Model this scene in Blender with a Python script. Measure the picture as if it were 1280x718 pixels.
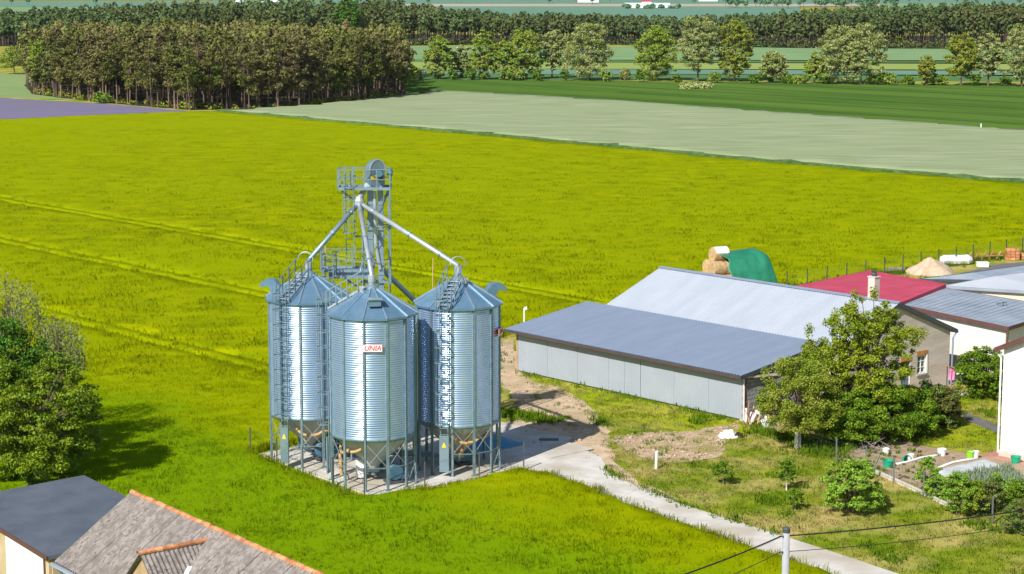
import bpy, bmesh, math, random
import numpy as np
from mathutils import Vector, Matrix, noise, geometry

scene = bpy.context.scene
for o in list(bpy.data.objects):
    bpy.data.objects.remove(o, do_unlink=True)
COL = scene.collection
rad = math.radians

# ------------------------------------------------------------------ camera
FOC = 70 / 36 * 1280.0
CAM_H = 26.0
PITCH = math.atan((359 + 25) / FOC)
cam_d = bpy.data.cameras.new('Camera')
cam_d.lens = 70; cam_d.sensor_width = 36; cam_d.clip_start = 1; cam_d.clip_end = 12000
cam = bpy.data.objects.new('Camera', cam_d); COL.objects.link(cam)
cam.location = (0, 0, CAM_H); cam.rotation_euler = (math.pi / 2 - PITCH, 0, 0)
scene.camera = cam

# ------------------------------------------------------------------ sky + sun
SUN_EL, SUN_AZ = rad(40), rad(211.8)
world = bpy.data.worlds.new('World'); scene.world = world; world.use_nodes = True
wn = world.node_tree.nodes; wl = world.node_tree.links
bg = wn['Background']; sky = wn.new('ShaderNodeTexSky'); sky.sky_type = 'NISHITA'
sky.sun_disc = False; sky.sun_elevation = SUN_EL; sky.sun_rotation = SUN_AZ
sky.altitude = 50; sky.air_density = 1.0; sky.dust_density = 0.8; sky.ozone_density = 1.0
wl.new(sky.outputs[0], bg.inputs['Color']); bg.inputs['Strength'].default_value = 0.08
sun_d = bpy.data.lights.new('Sun', 'SUN'); sun_d.energy = 4.7; sun_d.angle = rad(0.55)
sun_d.color = (1.0, 0.955, 0.88)
sun = bpy.data.objects.new('Sun', sun_d); COL.objects.link(sun)
sd = Vector((math.sin(SUN_AZ) * math.cos(SUN_EL), math.cos(SUN_AZ) * math.cos(SUN_EL), math.sin(SUN_EL)))
sun.rotation_euler = sd.to_track_quat('Z', 'Y').to_euler(); sun.location = sd * 300
scene.view_settings.view_transform = 'Standard'; scene.view_settings.look = 'None'
scene.view_settings.gamma = 1; scene.view_settings.exposure = 0.45
scene.view_settings.use_curve_mapping = False
scene.render.engine = 'CYCLES'

# ------------------------------------------------------------------ frame helpers
UX, UY = 0.66, -0.7513          # farm axis u (along the barns and tramlines)
VX, VY = 0.7513, 0.66           # farm axis v


def UV(u, v, z=0.0):
    return Vector((u * UX + v * VX, u * UY + v * VY, z))


def toUV(p):
    return p[0] * UX + p[1] * UY, p[0] * VX + p[1] * VY


def PX(px, py, z=0.0):
    """site survey: photo measurement -> point on the horizontal plane z"""
    x = (px - 640) / FOC; y = (359 - py) / FOC
    c, s = math.cos(PITCH), math.sin(PITCH)
    d = Vector((x, c + y * s, -s + y * c))
    t = (z - CAM_H) / d.z
    return Vector((d.x * t, d.y * t, z))


# ------------------------------------------------------------------ materials
MATS = {}


def mat(name, col, rough=0.7, metal=0.0, col2=None, vs=1.0, detail=4, bump=0.0, bs=20.0, spec=0.4,
        stretch=None, lo=0.35, hi=0.65, trans=0.0, island=0.0, coord='pos', col3=None, vs3=0.1, upn=0.0, objrand=0.0, zone=None):
    """procedural principled material: two/three tone noise, bump, per-piece variation"""
    m = bpy.data.materials.new(name); m.use_nodes = True
    nt = m.node_tree; N = nt.nodes; L = nt.links
    b = N['Principled BSDF']
    b.inputs['Roughness'].default_value = rough; b.inputs['Metallic'].default_value = metal
    b.inputs['Specular IOR Level'].default_value = spec
    g = N.new('ShaderNodeNewGeometry')
    if coord == 'pos':
        vec = g.outputs['Position']
    else:
        t = N.new('ShaderNodeTexCoord'); vec = t.outputs['Object']
    if stretch:
        mp = N.new('ShaderNodeMapping'); mp.inputs['Rotation'].default_value = (0, 0, stretch[1])
        mp.vector_type = 'TEXTURE'; mp.inputs['Scale'].default_value = stretch[0]
        L.new(vec, mp.inputs['Vector']); vec = mp.outputs[0]
    c = None
    cur = None
    if col2 is not None:
        n = N.new('ShaderNodeTexNoise'); n.inputs['Scale'].default_value = vs; n.inputs['Detail'].default_value = detail
        n.inputs['Roughness'].default_value = 0.6
        L.new(vec, n.inputs['Vector'])
        r = N.new('ShaderNodeValToRGB'); r.color_ramp.elements[0].position = lo; r.color_ramp.elements[1].position = hi
        r.color_ramp.elements[0].color = (*col, 1); r.color_ramp.elements[1].color = (*col2, 1)
        L.new(n.outputs['Fac'], r.inputs['Fac']); cur = r.outputs['Color']
    if col3 is not None:
        n3 = N.new('ShaderNodeTexNoise'); n3.inputs['Scale'].default_value = vs3; n3.inputs['Detail'].default_value = 3
        L.new(vec, n3.inputs['Vector'])
        r3 = N.new('ShaderNodeMapRange'); r3.inputs[1].default_value = 0.43; r3.inputs[2].default_value = 0.66
        L.new(n3.outputs['Fac'], r3.inputs[0])
        mx = N.new('ShaderNodeMix'); mx.data_type = 'RGBA'
        L.new(r3.outputs[0], mx.inputs[0]); L.new(cur, mx.inputs[6]); mx.inputs[7].default_value = (*col3, 1)
        cur = mx.outputs[2]
    if zone is not None:
        dp = N.new('ShaderNodeVectorMath'); dp.operation = 'DOT_PRODUCT'; L.new(g.outputs['Position'], dp.inputs[0]); dp.inputs[1].default_value = (VX, VY, 0)
        nz_ = N.new('ShaderNodeTexNoise'); nz_.inputs['Scale'].default_value = 0.12; L.new(g.outputs['Position'], nz_.inputs['Vector'])
        ad = N.new('ShaderNodeMath'); ad.operation = 'MULTIPLY_ADD'; L.new(nz_.outputs['Fac'], ad.inputs[0]); ad.inputs[1].default_value = 10; L.new(dp.outputs['Value'], ad.inputs[2])
        zr = N.new('ShaderNodeMapRange'); zr.inputs[1].default_value = 63; zr.inputs[2].default_value = 70; zr.inputs[3].default_value = .85; zr.inputs[4].default_value = 0; L.new(ad.outputs[0], zr.inputs[0])
        zm = N.new('ShaderNodeMix'); zm.data_type = 'RGBA'; L.new(zr.outputs[0], zm.inputs[0]); L.new(cur, zm.inputs[6]); zm.inputs[7].default_value = (*zone, 1); cur = zm.outputs[2]
    if objrand:
        oi = N.new('ShaderNodeObjectInfo'); ho = N.new('ShaderNodeHueSaturation'); mo_ = N.new('ShaderNodeMapRange'); mo_.inputs[3].default_value = 1 - objrand; mo_.inputs[4].default_value = 1 + objrand
        L.new(oi.outputs['Random'], mo_.inputs[0]); L.new(mo_.outputs[0], ho.inputs['Value']); L.new(cur, ho.inputs['Color']); cur = ho.outputs[0]
    if island:
        hs = N.new('ShaderNodeHueSaturation')
        mr = N.new('ShaderNodeMapRange'); mr.inputs[3].default_value = 1 - island; mr.inputs[4].default_value = 1 + island
        L.new(g.outputs['Random Per Island'], mr.inputs[0]); L.new(mr.outputs[0], hs.inputs['Value'])
        mr2 = N.new('ShaderNodeMapRange'); mr2.inputs[3].default_value = 0.5 - island * 0.06; mr2.inputs[4].default_value = 0.5 + island * 0.06
        L.new(g.outputs['Random Per Island'], mr2.inputs[0]); L.new(mr2.outputs[0], hs.inputs['Hue'])
        if cur is None:
            hs.inputs['Color'].default_value = (*col, 1)
        else:
            L.new(cur, hs.inputs['Color'])
        cur = hs.outputs[0]
    if cur is None:
        b.inputs['Base Color'].default_value = (*col, 1)
    else:
        L.new(cur, b.inputs['Base Color'])
    if bump:
        nb = N.new('ShaderNodeTexNoise'); nb.inputs['Scale'].default_value = bs; nb.inputs['Detail'].default_value = 3
        L.new(vec, nb.inputs['Vector'])
        bn = N.new('ShaderNodeBump'); bn.inputs['Strength'].default_value = bump; bn.inputs['Distance'].default_value = 0.05
        L.new(nb.outputs['Fac'], bn.inputs['Height']); L.new(bn.outputs[0], b.inputs['Normal'])
    if upn:
        vm = N.new('ShaderNodeMix'); vm.data_type = 'VECTOR'; vm.inputs[0].default_value = upn
        L.new(g.outputs['Normal'], vm.inputs[4]); vm.inputs[5].default_value = (0, 0, 1)
        vn = N.new('ShaderNodeVectorMath'); vn.operation = 'NORMALIZE'; L.new(vm.outputs[1], vn.inputs[0]); L.new(vn.outputs[0], b.inputs['Normal'])
    if trans:
        out = N['Material Output']
        tr = N.new('ShaderNodeBsdfTranslucent'); ms = N.new('ShaderNodeMixShader'); ms.inputs[0].default_value = trans
        if cur is not None:
            L.new(cur, tr.inputs[0])
        else:
            tr.inputs[0].default_value = (*col, 1)
        L.new(b.outputs[0], ms.inputs[1]); L.new(tr.outputs[0], ms.inputs[2]); L.new(ms.outputs[0], out.inputs['Surface'])
    MATS[name] = m
    return m


ANG = math.atan2(UY, UX)
mat('ground', (0.125, 0.200, 0.008), 0.95, col2=(0.25, 0.275, 0.026), vs=0.55, detail=8, bump=0.6, bs=5, spec=0.0,
    col3=(0.42, 0.34, 0.12), vs3=0.22)
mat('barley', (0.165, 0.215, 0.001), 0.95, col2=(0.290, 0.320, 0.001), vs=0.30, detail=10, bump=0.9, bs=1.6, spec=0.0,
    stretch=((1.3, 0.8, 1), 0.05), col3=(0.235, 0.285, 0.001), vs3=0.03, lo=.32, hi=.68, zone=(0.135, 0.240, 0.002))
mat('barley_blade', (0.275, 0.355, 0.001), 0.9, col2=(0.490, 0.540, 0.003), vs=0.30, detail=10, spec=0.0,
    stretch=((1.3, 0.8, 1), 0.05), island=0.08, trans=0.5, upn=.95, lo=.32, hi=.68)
mat('young_blade', (0.195, 0.350, 0.003), 0.9, col2=(0.38, 0.51, 0.010), vs=0.35, detail=8, spec=0.0, island=0.14, trans=0.5, upn=.92)
mat('tramline', (0.105, 0.150, 0.002), 0.95, col2=(0.19, 0.215, 0.012), vs=0.5, spec=0.0)
mat('lawn_blade', (0.185, 0.305, 0.010), 0.9, col2=(0.38, 0.42, 0.04), vs=0.55, detail=8, island=0.2, trans=0.5, spec=0.0,
    col3=(0.60, 0.50, 0.18), vs3=0.22, upn=.9)
mat('weed_blade', (0.13, 0.26, 0.012), 0.9, col2=(0.25, 0.37, 0.018), vs=0.6, island=0.2, trans=0.5, spec=0.0, upn=.85)
mat('mown', (0.20, 0.275, 0.006), 0.95, col2=(0.31, 0.345, 0.016), vs=0.8, detail=7, bump=0.5, bs=9, spec=0.0, col3=(0.36, 0.34, 0.05), vs3=0.2)
mat('rye', (0.215, 0.270, 0.140), 0.95, col2=(0.320, 0.360, 0.220), vs=0.14, detail=9, bump=0.9, bs=0.9, spec=0.0,
    stretch=((1.8, 0.35, 1), 0.0), col3=(0.26, 0.315, 0.170), vs3=0.03, lo=.38, hi=.64)
mat('rye_edge', (0.05, 0.105, 0.03), 0.95, col2=(0.11, 0.175, 0.06), vs=0.9, spec=0.0)
mat('wheat', (0.045, 0.112, 0.016), 0.95, col2=(0.092, 0.165, 0.030), vs=0.10, detail=9, bump=0.8, bs=0.5, spec=0.0,
    stretch=((3, 0.3, 1), ANG), col3=(0.095, 0.17, 0.028), vs3=0.02, lo=.38, hi=.66)
mat('lavender', (0.155, 0.135, 0.225), 0.95, col2=(0.205, 0.175, 0.285), vs=0.2, detail=8, bump=0.6, bs=1.0, spec=0.0,
    stretch=((3, 0.5, 1), 0.0), col3=(0.16, 0.165, 0.19), vs3=0.05)
mat('pale_meadow', (0.19, 0.28, 0.10), 0.95, col2=(0.23, 0.31, 0.13), vs=0.06, spec=0.05)
mat('far_mint', (0.16, 0.27, 0.12), 0.95, col2=(0.21, 0.31, 0.15), vs=0.05, detail=8, spec=0.0)
mat('far_lime', (0.24, 0.31, 0.075), 0.95, col2=(0.27, 0.33, 0.09), vs=0.03, spec=0.05)
mat('far_teal', (0.11, 0.225, 0.165), 0.95, col2=(0.15, 0.26, 0.185), vs=0.03, detail=8, spec=0.0)
mat('far_green', (0.07, 0.16, 0.05), 0.95, col2=(0.10, 0.19, 0.06), vs=0.05, spec=0.05)
mat('far_tan', (0.36, 0.34, 0.24), 0.95, col2=(0.40, 0.37, 0.27), vs=0.02, spec=0.05)
mat('dirt', (0.44, 0.32, 0.21), 0.95, col2=(0.60, 0.465, 0.33), vs=1.3, detail=10, bump=0.6, bs=6, spec=0.0, col3=(0.37, 0.29, 0.17), vs3=0.35)
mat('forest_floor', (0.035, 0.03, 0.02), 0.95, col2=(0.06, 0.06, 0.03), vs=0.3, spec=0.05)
mat('rubble', (0.33, 0.23, 0.15), 0.95, col2=(0.56, 0.43, 0.31), vs=2.2, detail=10, bump=0.9, bs=5, spec=0.0, col3=(0.29, 0.25, 0.10), vs3=0.6)
mat('soil', (0.27, 0.19, 0.125), 0.95, col2=(0.40, 0.31, 0.22), vs=1.4, detail=7, bump=0.8, bs=6, spec=0.1)
mat('concrete', (0.46, 0.435, 0.39), 0.9, col2=(0.60, 0.575, 0.53), vs=0.9, detail=10, bump=0.15, bs=15, spec=0.2, col3=(0.43, 0.385, 0.31), vs3=0.3, lo=.3, hi=.6)
mat('paving', (0.34, 0.29, 0.26), 0.9, col2=(0.42, 0.37, 0.34), vs=2.0, detail=5, spec=0.2)
mat('red_paving', (0.36, 0.17, 0.12), 0.9, col2=(0.44, 0.25, 0.19), vs=2.0, detail=5, spec=0.2)
mat('asphalt', (0.12, 0.115, 0.13), 0.9, col2=(0.17, 0.16, 0.17), vs=1.2, detail=6, spec=0.2)
mat('galvanised', (0.20, 0.295, 0.36), 0.45, metal=0.55, col2=(0.29, 0.385, 0.45), vs=1.3, detail=7, lo=0.3, hi=0.7)
mat('galvanised_sheet', (0.38, 0.525, 0.77), 0.29, metal=0.72, col2=(0.49, 0.62, 0.84), vs=1.6, detail=9, lo=0.3, hi=0.7, spec=.7)
mat('galvanised_roof', (0.13, 0.255, 0.385), 0.36, metal=0.5, col2=(0.20, 0.335, 0.46), vs=1.6, detail=8, lo=0.3, hi=0.7)
mat('hopper_steel', (0.40, 0.43, 0.45), 0.5, metal=0.15, col2=(0.50, 0.53, 0.54), vs=1.5, detail=7)
mat('column_steel', (0.17, 0.26, 0.30), 0.45, metal=0.4, col2=(0.24, 0.34, 0.38), vs=2.5, detail=4)
mat('bright_steel', (0.42, 0.48, 0.53), 0.4, metal=0.5, col2=(0.52, 0.57, 0.62), vs=3)
mat('seam_white', (0.34, 0.46, 0.55), 0.33, metal=0.65, col2=(0.44, 0.55, 0.63), vs=3)
mat('dark_steel', (0.05, 0.06, 0.065), 0.6, col2=(0.08, 0.085, 0.09), vs=3)
mat('motor_blue', (0.05, 0.13, 0.20), 0.5, col2=(0.07, 0.16, 0.23), vs=5)
mat('hose_tan', (0.50, 0.30, 0.11), 0.8, col2=(0.60, 0.38, 0.16), vs=6)
mat('yellow', (0.75, 0.55, 0.02), 0.6, col2=(0.8, 0.6, 0.03), vs=5)
mat('sign_white', (0.8, 0.8, 0.8), 0.5, col2=(0.76, 0.76, 0.76), vs=3)
mat('sign_red', (0.62, 0.03, 0.03), 0.5, col2=(0.68, 0.05, 0.04), vs=3)
mat('blue_tarp', (0.06, 0.24, 0.40), 0.6, col2=(0.09, 0.30, 0.47), vs=1.5, bump=0.3, bs=4)
mat('green_tarp', (0.012, 0.155, 0.085), 0.5, col2=(0.025, 0.215, 0.125), vs=0.9, detail=6, bump=0.5, bs=2.5)
mat('shed_sheet', (0.30, 0.335, 0.385), 0.55, col2=(0.325, 0.36, 0.41), vs=0.6, detail=6, spec=0.3, bump=0.05, bs=2)
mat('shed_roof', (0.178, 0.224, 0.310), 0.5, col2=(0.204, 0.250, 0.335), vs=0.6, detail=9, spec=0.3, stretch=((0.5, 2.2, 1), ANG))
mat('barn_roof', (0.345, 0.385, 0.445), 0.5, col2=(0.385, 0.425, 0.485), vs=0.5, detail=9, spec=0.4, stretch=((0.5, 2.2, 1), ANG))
mat('dark_trim', (0.05, 0.06, 0.075), 0.6, col2=(0.07, 0.08, 0.09), vs=2)
mat('brown_trim', (0.10, 0.045, 0.04), 0.6, col2=(0.13, 0.06, 0.05), vs=2)
mat('pink_trim', (0.66, 0.50, 0.47), 0.6, col2=(0.72, 0.58, 0.54), vs=2)
mat('stone_block', (0.26, 0.255, 0.26), 0.9, col2=(0.36, 0.355, 0.35), vs=1.2, detail=6, bump=0.5, bs=8, objrand=.2)
mat('mortar', (0.40, 0.39, 0.37), 0.95, col2=(0.45, 0.44, 0.42), vs=3)
mat('cinder_wall', (0.54, 0.455, 0.375), 0.95, col2=(0.68, 0.595, 0.51), vs=0.8, detail=8, bump=0.4, bs=9, stretch=((2.5, 2.5, 0.4), 0))
mat('orange_brick', (0.50, 0.20, 0.055), 0.9, col2=(0.58, 0.28, 0.09), vs=5, objrand=.2)
mat('glass', (0.05, 0.08, 0.12), 0.1, col2=(0.07, 0.10, 0.14), vs=2, spec=0.8)
mat('white_paint', (0.78, 0.78, 0.76), 0.7, col2=(0.82, 0.82, 0.81), vs=0.6, detail=5)
mat('white_wall', (0.70, 0.71, 0.71), 0.85, col2=(0.79, 0.80, 0.80), vs=0.6, detail=9, bump=0.1, bs=20)
mat('old_white_wall', (0.60, 0.56, 0.52), 0.9, col2=(0.70, 0.67, 0.64), vs=0.5, detail=7)
mat('cream_wall', (0.66, 0.60, 0.44), 0.9, col2=(0.70, 0.64, 0.50), vs=0.6)
mat('beige_wall', (0.42, 0.31, 0.17), 0.9, col2=(0.52, 0.42, 0.27), vs=1.2, detail=6)
mat('pink_wall', (0.60, 0.45, 0.40), 0.9, col2=(0.66, 0.52, 0.47), vs=1.2)
mat('red_roof', (0.41, 0.038, 0.072), 0.5, col2=(0.50, 0.060, 0.105), vs=0.7, detail=9, spec=0.2)
mat('grey_roof', (0.225, 0.270, 0.330), 0.55, col2=(0.31, 0.355, 0.415), vs=0.6, detail=9, spec=0.3)
mat('white_roof', (0.42, 0.45, 0.50), 0.5, col2=(0.47, 0.50, 0.55), vs=0.4, spec=0.3)
mat('felt_roof', (0.068, 0.084, 0.112), 0.75, col2=(0.098, 0.114, 0.142), vs=0.6, detail=9, spec=0.3, bump=0.15, bs=3)
mat('asbestos', (0.11, 0.095, 0.085), 0.95, col2=(0.27, 0.24, 0.22), vs=6.5, detail=10, bump=0.3, bs=12, col3=(0.165, 0.145, 0.13), vs3=2.2, objrand=0.10, lo=0.34, hi=0.52,
    stretch=((0.8, 1.3, 1), ANG))
mat('ridge_clay', (0.42, 0.135, 0.05), 0.9, col2=(0.58, 0.31, 0.15), vs=3, objrand=0.28)
mat('bark', (0.09, 0.065, 0.045), 0.95, col2=(0.15, 0.115, 0.085), vs=4, bump=0.4, bs=8)
mat('pine_bark', (0.060, 0.047, 0.040), 0.95, col2=(0.20, 0.125, 0.09), vs=0.30, detail=5, bump=0.4, bs=3, objrand=.45)
mat('pale_bark', (0.22, 0.19, 0.16), 0.95, col2=(0.30, 0.27, 0.23), vs=2)
mat('limewash', (0.72, 0.71, 0.68), 0.9, col2=(0.62, 0.6, 0.55), vs=5)
mat('straw', (0.40, 0.25, 0.12), 0.95, col2=(0.62, 0.44, 0.24), vs=4, detail=9, bump=0.8, bs=10, objrand=.18)
mat('white_film', (0.68, 0.68, 0.70), 0.4, col2=(0.76, 0.76, 0.78), vs=3, bump=0.3, bs=6)
mat('sand', (0.42, 0.31, 0.21), 0.95, col2=(0.54, 0.42, 0.31), vs=2.5, detail=9, bump=0.6, bs=6)
mat('fence_green', (0.018, 0.05, 0.045), 0.6, col2=(0.03, 0.065, 0.055), vs=3)
mat('fence_grey', (0.11, 0.115, 0.115), 0.6, col2=(0.15, 0.155, 0.155), vs=3)
mat('pole_concrete', (0.30, 0.315, 0.34), 0.85, col2=(0.36, 0.37, 0.39), vs=2, detail=6)
mat('cable', (0.012, 0.012, 0.014), 0.6, col2=(0.02, 0.02, 0.02), vs=3)
mat('bucket_green', (0.01, 0.33, 0.18), 0.4, col2=(0.015, 0.36, 0.2), vs=3)
mat('bucket_lime', (0.24, 0.50, 0.03), 0.4, col2=(0.27, 0.53, 0.04), vs=3)
mat('bucket_white', (0.76, 0.76, 0.74), 0.4, col2=(0.8, 0.8, 0.78), vs=3)
mat('fleece', (0.36, 0.39, 0.40), 0.9, col2=(0.46, 0.49, 0.50), vs=2.5, detail=8, bump=0.5, bs=5)
mat('leek', (0.13, 0.20, 0.12), 0.8, col2=(0.22, 0.26, 0.17), vs=2, island=0.25)
mat('wood', (0.36, 0.24, 0.13), 0.9, col2=(0.46, 0.33, 0.2), vs=2, detail=5, stretch=((4, 1, 1), 0))
mat('cloth_pink', (0.72, 0.20, 0.42), 0.9, col2=(0.76, 0.3, 0.5), vs=6)
mat('cloth_white', (0.76, 0.76, 0.80), 0.9, col2=(0.7, 0.72, 0.78), vs=6)
mat('rust', (0.33, 0.12, 0.06), 0.9, col2=(0.42, 0.2, 0.1), vs=3)

mat('leaf_maple', (0.105, 0.175, 0.004), 0.55, island=0.35, trans=0.14, col2=(0.205, 0.275, 0.008), vs=0.5, spec=0.3)
mat('leaf_dark', (0.055, 0.140, 0.010), 0.55, island=0.4, trans=0.1, col2=(0.095, 0.195, 0.016), vs=0.5, spec=0.15)
mat('leaf_grey', (0.17, 0.205, 0.075), 0.8, island=0.3, trans=0.2, col2=(0.27, 0.30, 0.13), vs=0.6, spec=0.0)
mat('leaf_willow', (0.155, 0.225, 0.012), 0.6, island=0.35, trans=0.16, col2=(0.29, 0.325, 0.045), vs=0.7, spec=0.15)
mat('leaf_pear', (0.165, 0.235, 0.010), 0.6, island=0.4, trans=0.16, col2=(0.28, 0.33, 0.022), vs=0.8, spec=0.15)
mat('leaf_shrub', (0.080, 0.170, 0.008), 0.6, island=0.45, trans=0.14, col2=(0.17, 0.255, 0.014), vs=0.9, spec=0.15)
mat('leaf_rust', (0.170, 0.145, 0.034), 0.6, island=0.4, trans=0.12, col2=(0.102, 0.187, 0.034), vs=0.9, spec=0.25)
mat('leaf_lime', (0.170, 0.315, 0.020), 0.55, island=0.35, trans=0.14, col2=(0.238, 0.365, 0.034), vs=0.7, spec=0.3)
mat('leaf_row', (0.20, 0.295, 0.030), 0.8, island=0.3, trans=0.15, col2=(0.33, 0.385, 0.075), vs=0.25, spec=0.0)
mat('leaf_blossom', (0.21, 0.275, 0.060), 0.85, island=0.3, trans=0.15, col2=(0.47, 0.475, 0.215), vs=0.5, spec=0.0, lo=.40, hi=.66)
mat('leaf_olive', (0.19, 0.235, 0.022), 0.8, island=0.3, trans=0.14, col2=(0.30, 0.315, 0.055), vs=0.25, spec=0.0)
mat('needle', (0.105, 0.125, 0.028), 0.85, island=0.3, trans=0.12, col2=(0.180, 0.185, 0.050), vs=0.12, spec=0.0, col3=(0.165, 0.14, 0.066), vs3=0.06, objrand=.22)
mat('far_needle', (0.060, 0.085, 0.026), 0.85, island=0.4, trans=0.1, col2=(0.110, 0.125, 0.042), vs=0.05, spec=0.05, col3=(0.085, 0.14, 0.05), vs3=0.014)
mat('far_leaf', (0.068, 0.165, 0.075), 0.85, island=0.35, col2=(0.105, 0.195, 0.090), vs=0.02, spec=0.1)


def M(n):
    return MATS[n]


# ------------------------------------------------------------------ mesh builder
BASE = {}       # world position of thing roots (for local coordinates)


class MB:
    def __init__(s):
        s.v = []; s.f = []

    def add(s, vs, fs):
        k = len(s.v); s.v += [tuple(p) for p in vs]; s.f += [tuple(i + k for i in f) for f in fs]; return s

    def hexa(s, a, b):
        """8 corner box from two quads (bottom ring a, top ring b)"""
        return s.add(list(a) + list(b), [(3, 2, 1, 0), (4, 5, 6, 7), (0, 1, 5, 4), (1, 2, 6, 5), (2, 3, 7, 6), (3, 0, 4, 7)])

    def box(s, c, d, ax=None, ay=None):
        c = Vector(c); ax = Vector(ax or (1, 0, 0)); ay = Vector(ay or (0, 1, 0)); az = ax.cross(ay)
        x, y, z = ax * d[0] / 2, ay * d[1] / 2, az * d[2] / 2
        return s.hexa([c - x - y - z, c + x - y - z, c + x + y - z, c - x + y - z], [c - x - y + z, c + x - y + z, c + x + y + z, c - x + y + z])

    def prism(s, poly, z0, z1):
        n = len(poly)
        vs = [(p[0], p[1], z0) for p in poly] + [(p[0], p[1], z1) for p in poly]
        fs = [tuple(range(n - 1, -1, -1)), tuple(range(n, 2 * n))] + [(i, (i + 1) % n, n + (i + 1) % n, n + i) for i in range(n)]
        return s.add(vs, fs)

    def slab(s, quad, t):
        """a quad plate with thickness t below it (t straight down)"""
        q = [Vector(p) for p in quad]; d = Vector((0, 0, -t))
        return s.hexa([p + d for p in q], q)

    def bar(s, a, b, w, h=None, up=(0, 0, 1)):
        a, b = Vector(a), Vector(b); d = b - a; L = d.length
        if L < 1e-6: return s
        d.normalize(); up = Vector(up)
        if abs(d.dot(up)) > 0.98: up = Vector((1, 0, 0)) if abs(d.x) < 0.9 else Vector((0, 1, 0))
        x = d.cross(up).normalized(); y = x.cross(d)
        x *= w / 2; y *= (h or w) / 2
        return s.hexa([a - x - y, a + x - y, a + x + y, a - x + y], [b - x - y, b + x - y, b + x + y, b - x + y])

    def tube(s, pts, r, n=8, cap=True):
        pts = [Vector(p) for p in pts]; rs = r if isinstance(r, (list, tuple)) else [r] * len(pts)
        k = len(s.v); X = None
        for i, p in enumerate(pts):
            d = (pts[min(i + 1, len(pts) - 1)] - pts[max(i - 1, 0)]).normalized()
            if X is None:
                X = d.orthogonal().normalized()
            else:
                X = (X - d * X.dot(d)).normalized()
            Y = d.cross(X)
            for j in range(n):
                a = 2 * math.pi * j / n
                s.v.append(tuple(p + (X * math.cos(a) + Y * math.sin(a)) * rs[i]))
        for i in range(len(pts) - 1):
            for j in range(n):
                a = k + i * n + j; b = k + i * n + (j + 1) % n
                s.f.append((a, b, b + n, a + n))
        if cap:
            s.f.append(tuple(k + j for j in range(n - 1, -1, -1))); e = k + (len(pts) - 1) * n
            s.f.append(tuple(e + j for j in range(n)))
        return s

    def lathe(s, prof, n=24, c=(0, 0, 0), cap=True):
        k = len(s.v)
        for (r, z) in prof:
            for j in range(n):
                a = 2 * math.pi * j / n
                s.v.append((c[0] + r * math.cos(a), c[1] + r * math.sin(a), c[2] + z))
        for i in range(len(prof) - 1):
            for j in range(n):
                a = k + i * n + j; b = k + i * n + (j + 1) % n
                s.f.append((a, b, b + n, a + n))
        if cap:
            s.f.append(tuple(k + j for j in range(n - 1, -1, -1)))
            e = k + (len(prof) - 1) * n; s.f.append(tuple(e + j for j in range(n)))
        return s

    def corr(s, o, du, dv, n, amp, t=0.0, nrm=None):
        """corrugated sheet: origin o, waves across du (n waves), straight along dv"""
        o, du, dv = Vector(o), Vector(du), Vector(dv)
        nrm = Vector(nrm) if nrm else du.cross(dv).normalized()
        k = len(s.v); m = n * 4
        for i in range(m + 1):
            h = (0, 1, 1, 0)[i % 4] * amp
            p = o + du * (i / m) + nrm * h
            s.v.append(tuple(p)); s.v.append(tuple(p + dv))
        for i in range(m):
            a = k + 2 * i
            s.f.append((a, a + 2, a + 3, a + 1))
        return s

    def build(s, name, m, parent=None, smooth=False, local=False):
        me = bpy.data.meshes.new(name)
        vs = s.v
        if parent is not None and not local:
            b = BASE[parent.name]; vs = [(x - b[0], y - b[1], z - b[2]) for x, y, z in vs]
        me.from_pydata(vs, [], s.f); me.materials.append(M(m) if isinstance(m, str) else m)
        if smooth:
            me.polygons.foreach_set('use_smooth', [True] * len(me.polygons))
        me.update()
        return link(name, me, parent)


def link(name, me, parent=None):
    o = bpy.data.objects.new(name, me); COL.objects.link(o)
    if parent is not None:
        o.parent = parent; BASE[o.name] = BASE.get(parent.name, (0, 0, 0))
    else:
        BASE[o.name] = (0, 0, 0)
    return o


def tag(o, label=None, cat=None, group=None, kind=None):
    if label: o['label'] = label
    if cat: o['category'] = cat
    if group: o['group'] = group
    if kind: o['kind'] = kind
    return o


def thing(name, label, cat, loc=(0, 0, 0), group=None, rz=0.0, scale=None):
    o = bpy.data.objects.new(name, None); COL.objects.link(o); o.empty_display_size = 0.3
    o.location = loc; o.rotation_euler = (0, 0, rz)
    if scale: o.scale = scale
    BASE[o.name] = tuple(loc)
    return tag(o, label, cat, group)


def root_at(o, mb_name=None):
    return o


def copy_tree(o, parent=None):
    c = o.copy(); COL.objects.link(c); c.parent = parent
    BASE[c.name] = BASE.get(o.name, (0, 0, 0))
    for ch in list(o.children):
        copy_tree(ch, c)
    return c


def fast_mesh(name, V, Q, m, attr=None):
    V = np.asarray(V, np.float32); Q = np.asarray(Q, np.int32)
    k = Q.shape[1]
    me = bpy.data.meshes.new(name)
    me.vertices.add(len(V)); me.vertices.foreach_set('co', V.ravel())
    me.loops.add(Q.size); me.loops.foreach_set('vertex_index', Q.ravel())
    me.polygons.add(len(Q)); me.polygons.foreach_set('loop_start', np.arange(0, Q.size, k, dtype=np.int32))
    me.polygons.foreach_set('loop_total', np.full(len(Q), k, np.int32))
    me.materials.append(M(m)); me.update(calc_edges=True)
    return me


def mesh_at(mb, name, m, parent, loc):
    """one-mesh thing whose origin sits at loc"""
    b = loc
    me = bpy.data.meshes.new(name)
    me.from_pydata([(x - b[0], y - b[1], z - b[2]) for x, y, z in mb.v], [], mb.f)
    me.materials.append(M(m)); me.update()
    o = link(name, me, parent); o.location = loc
    BASE[o.name] = tuple(loc)
    return o


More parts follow.
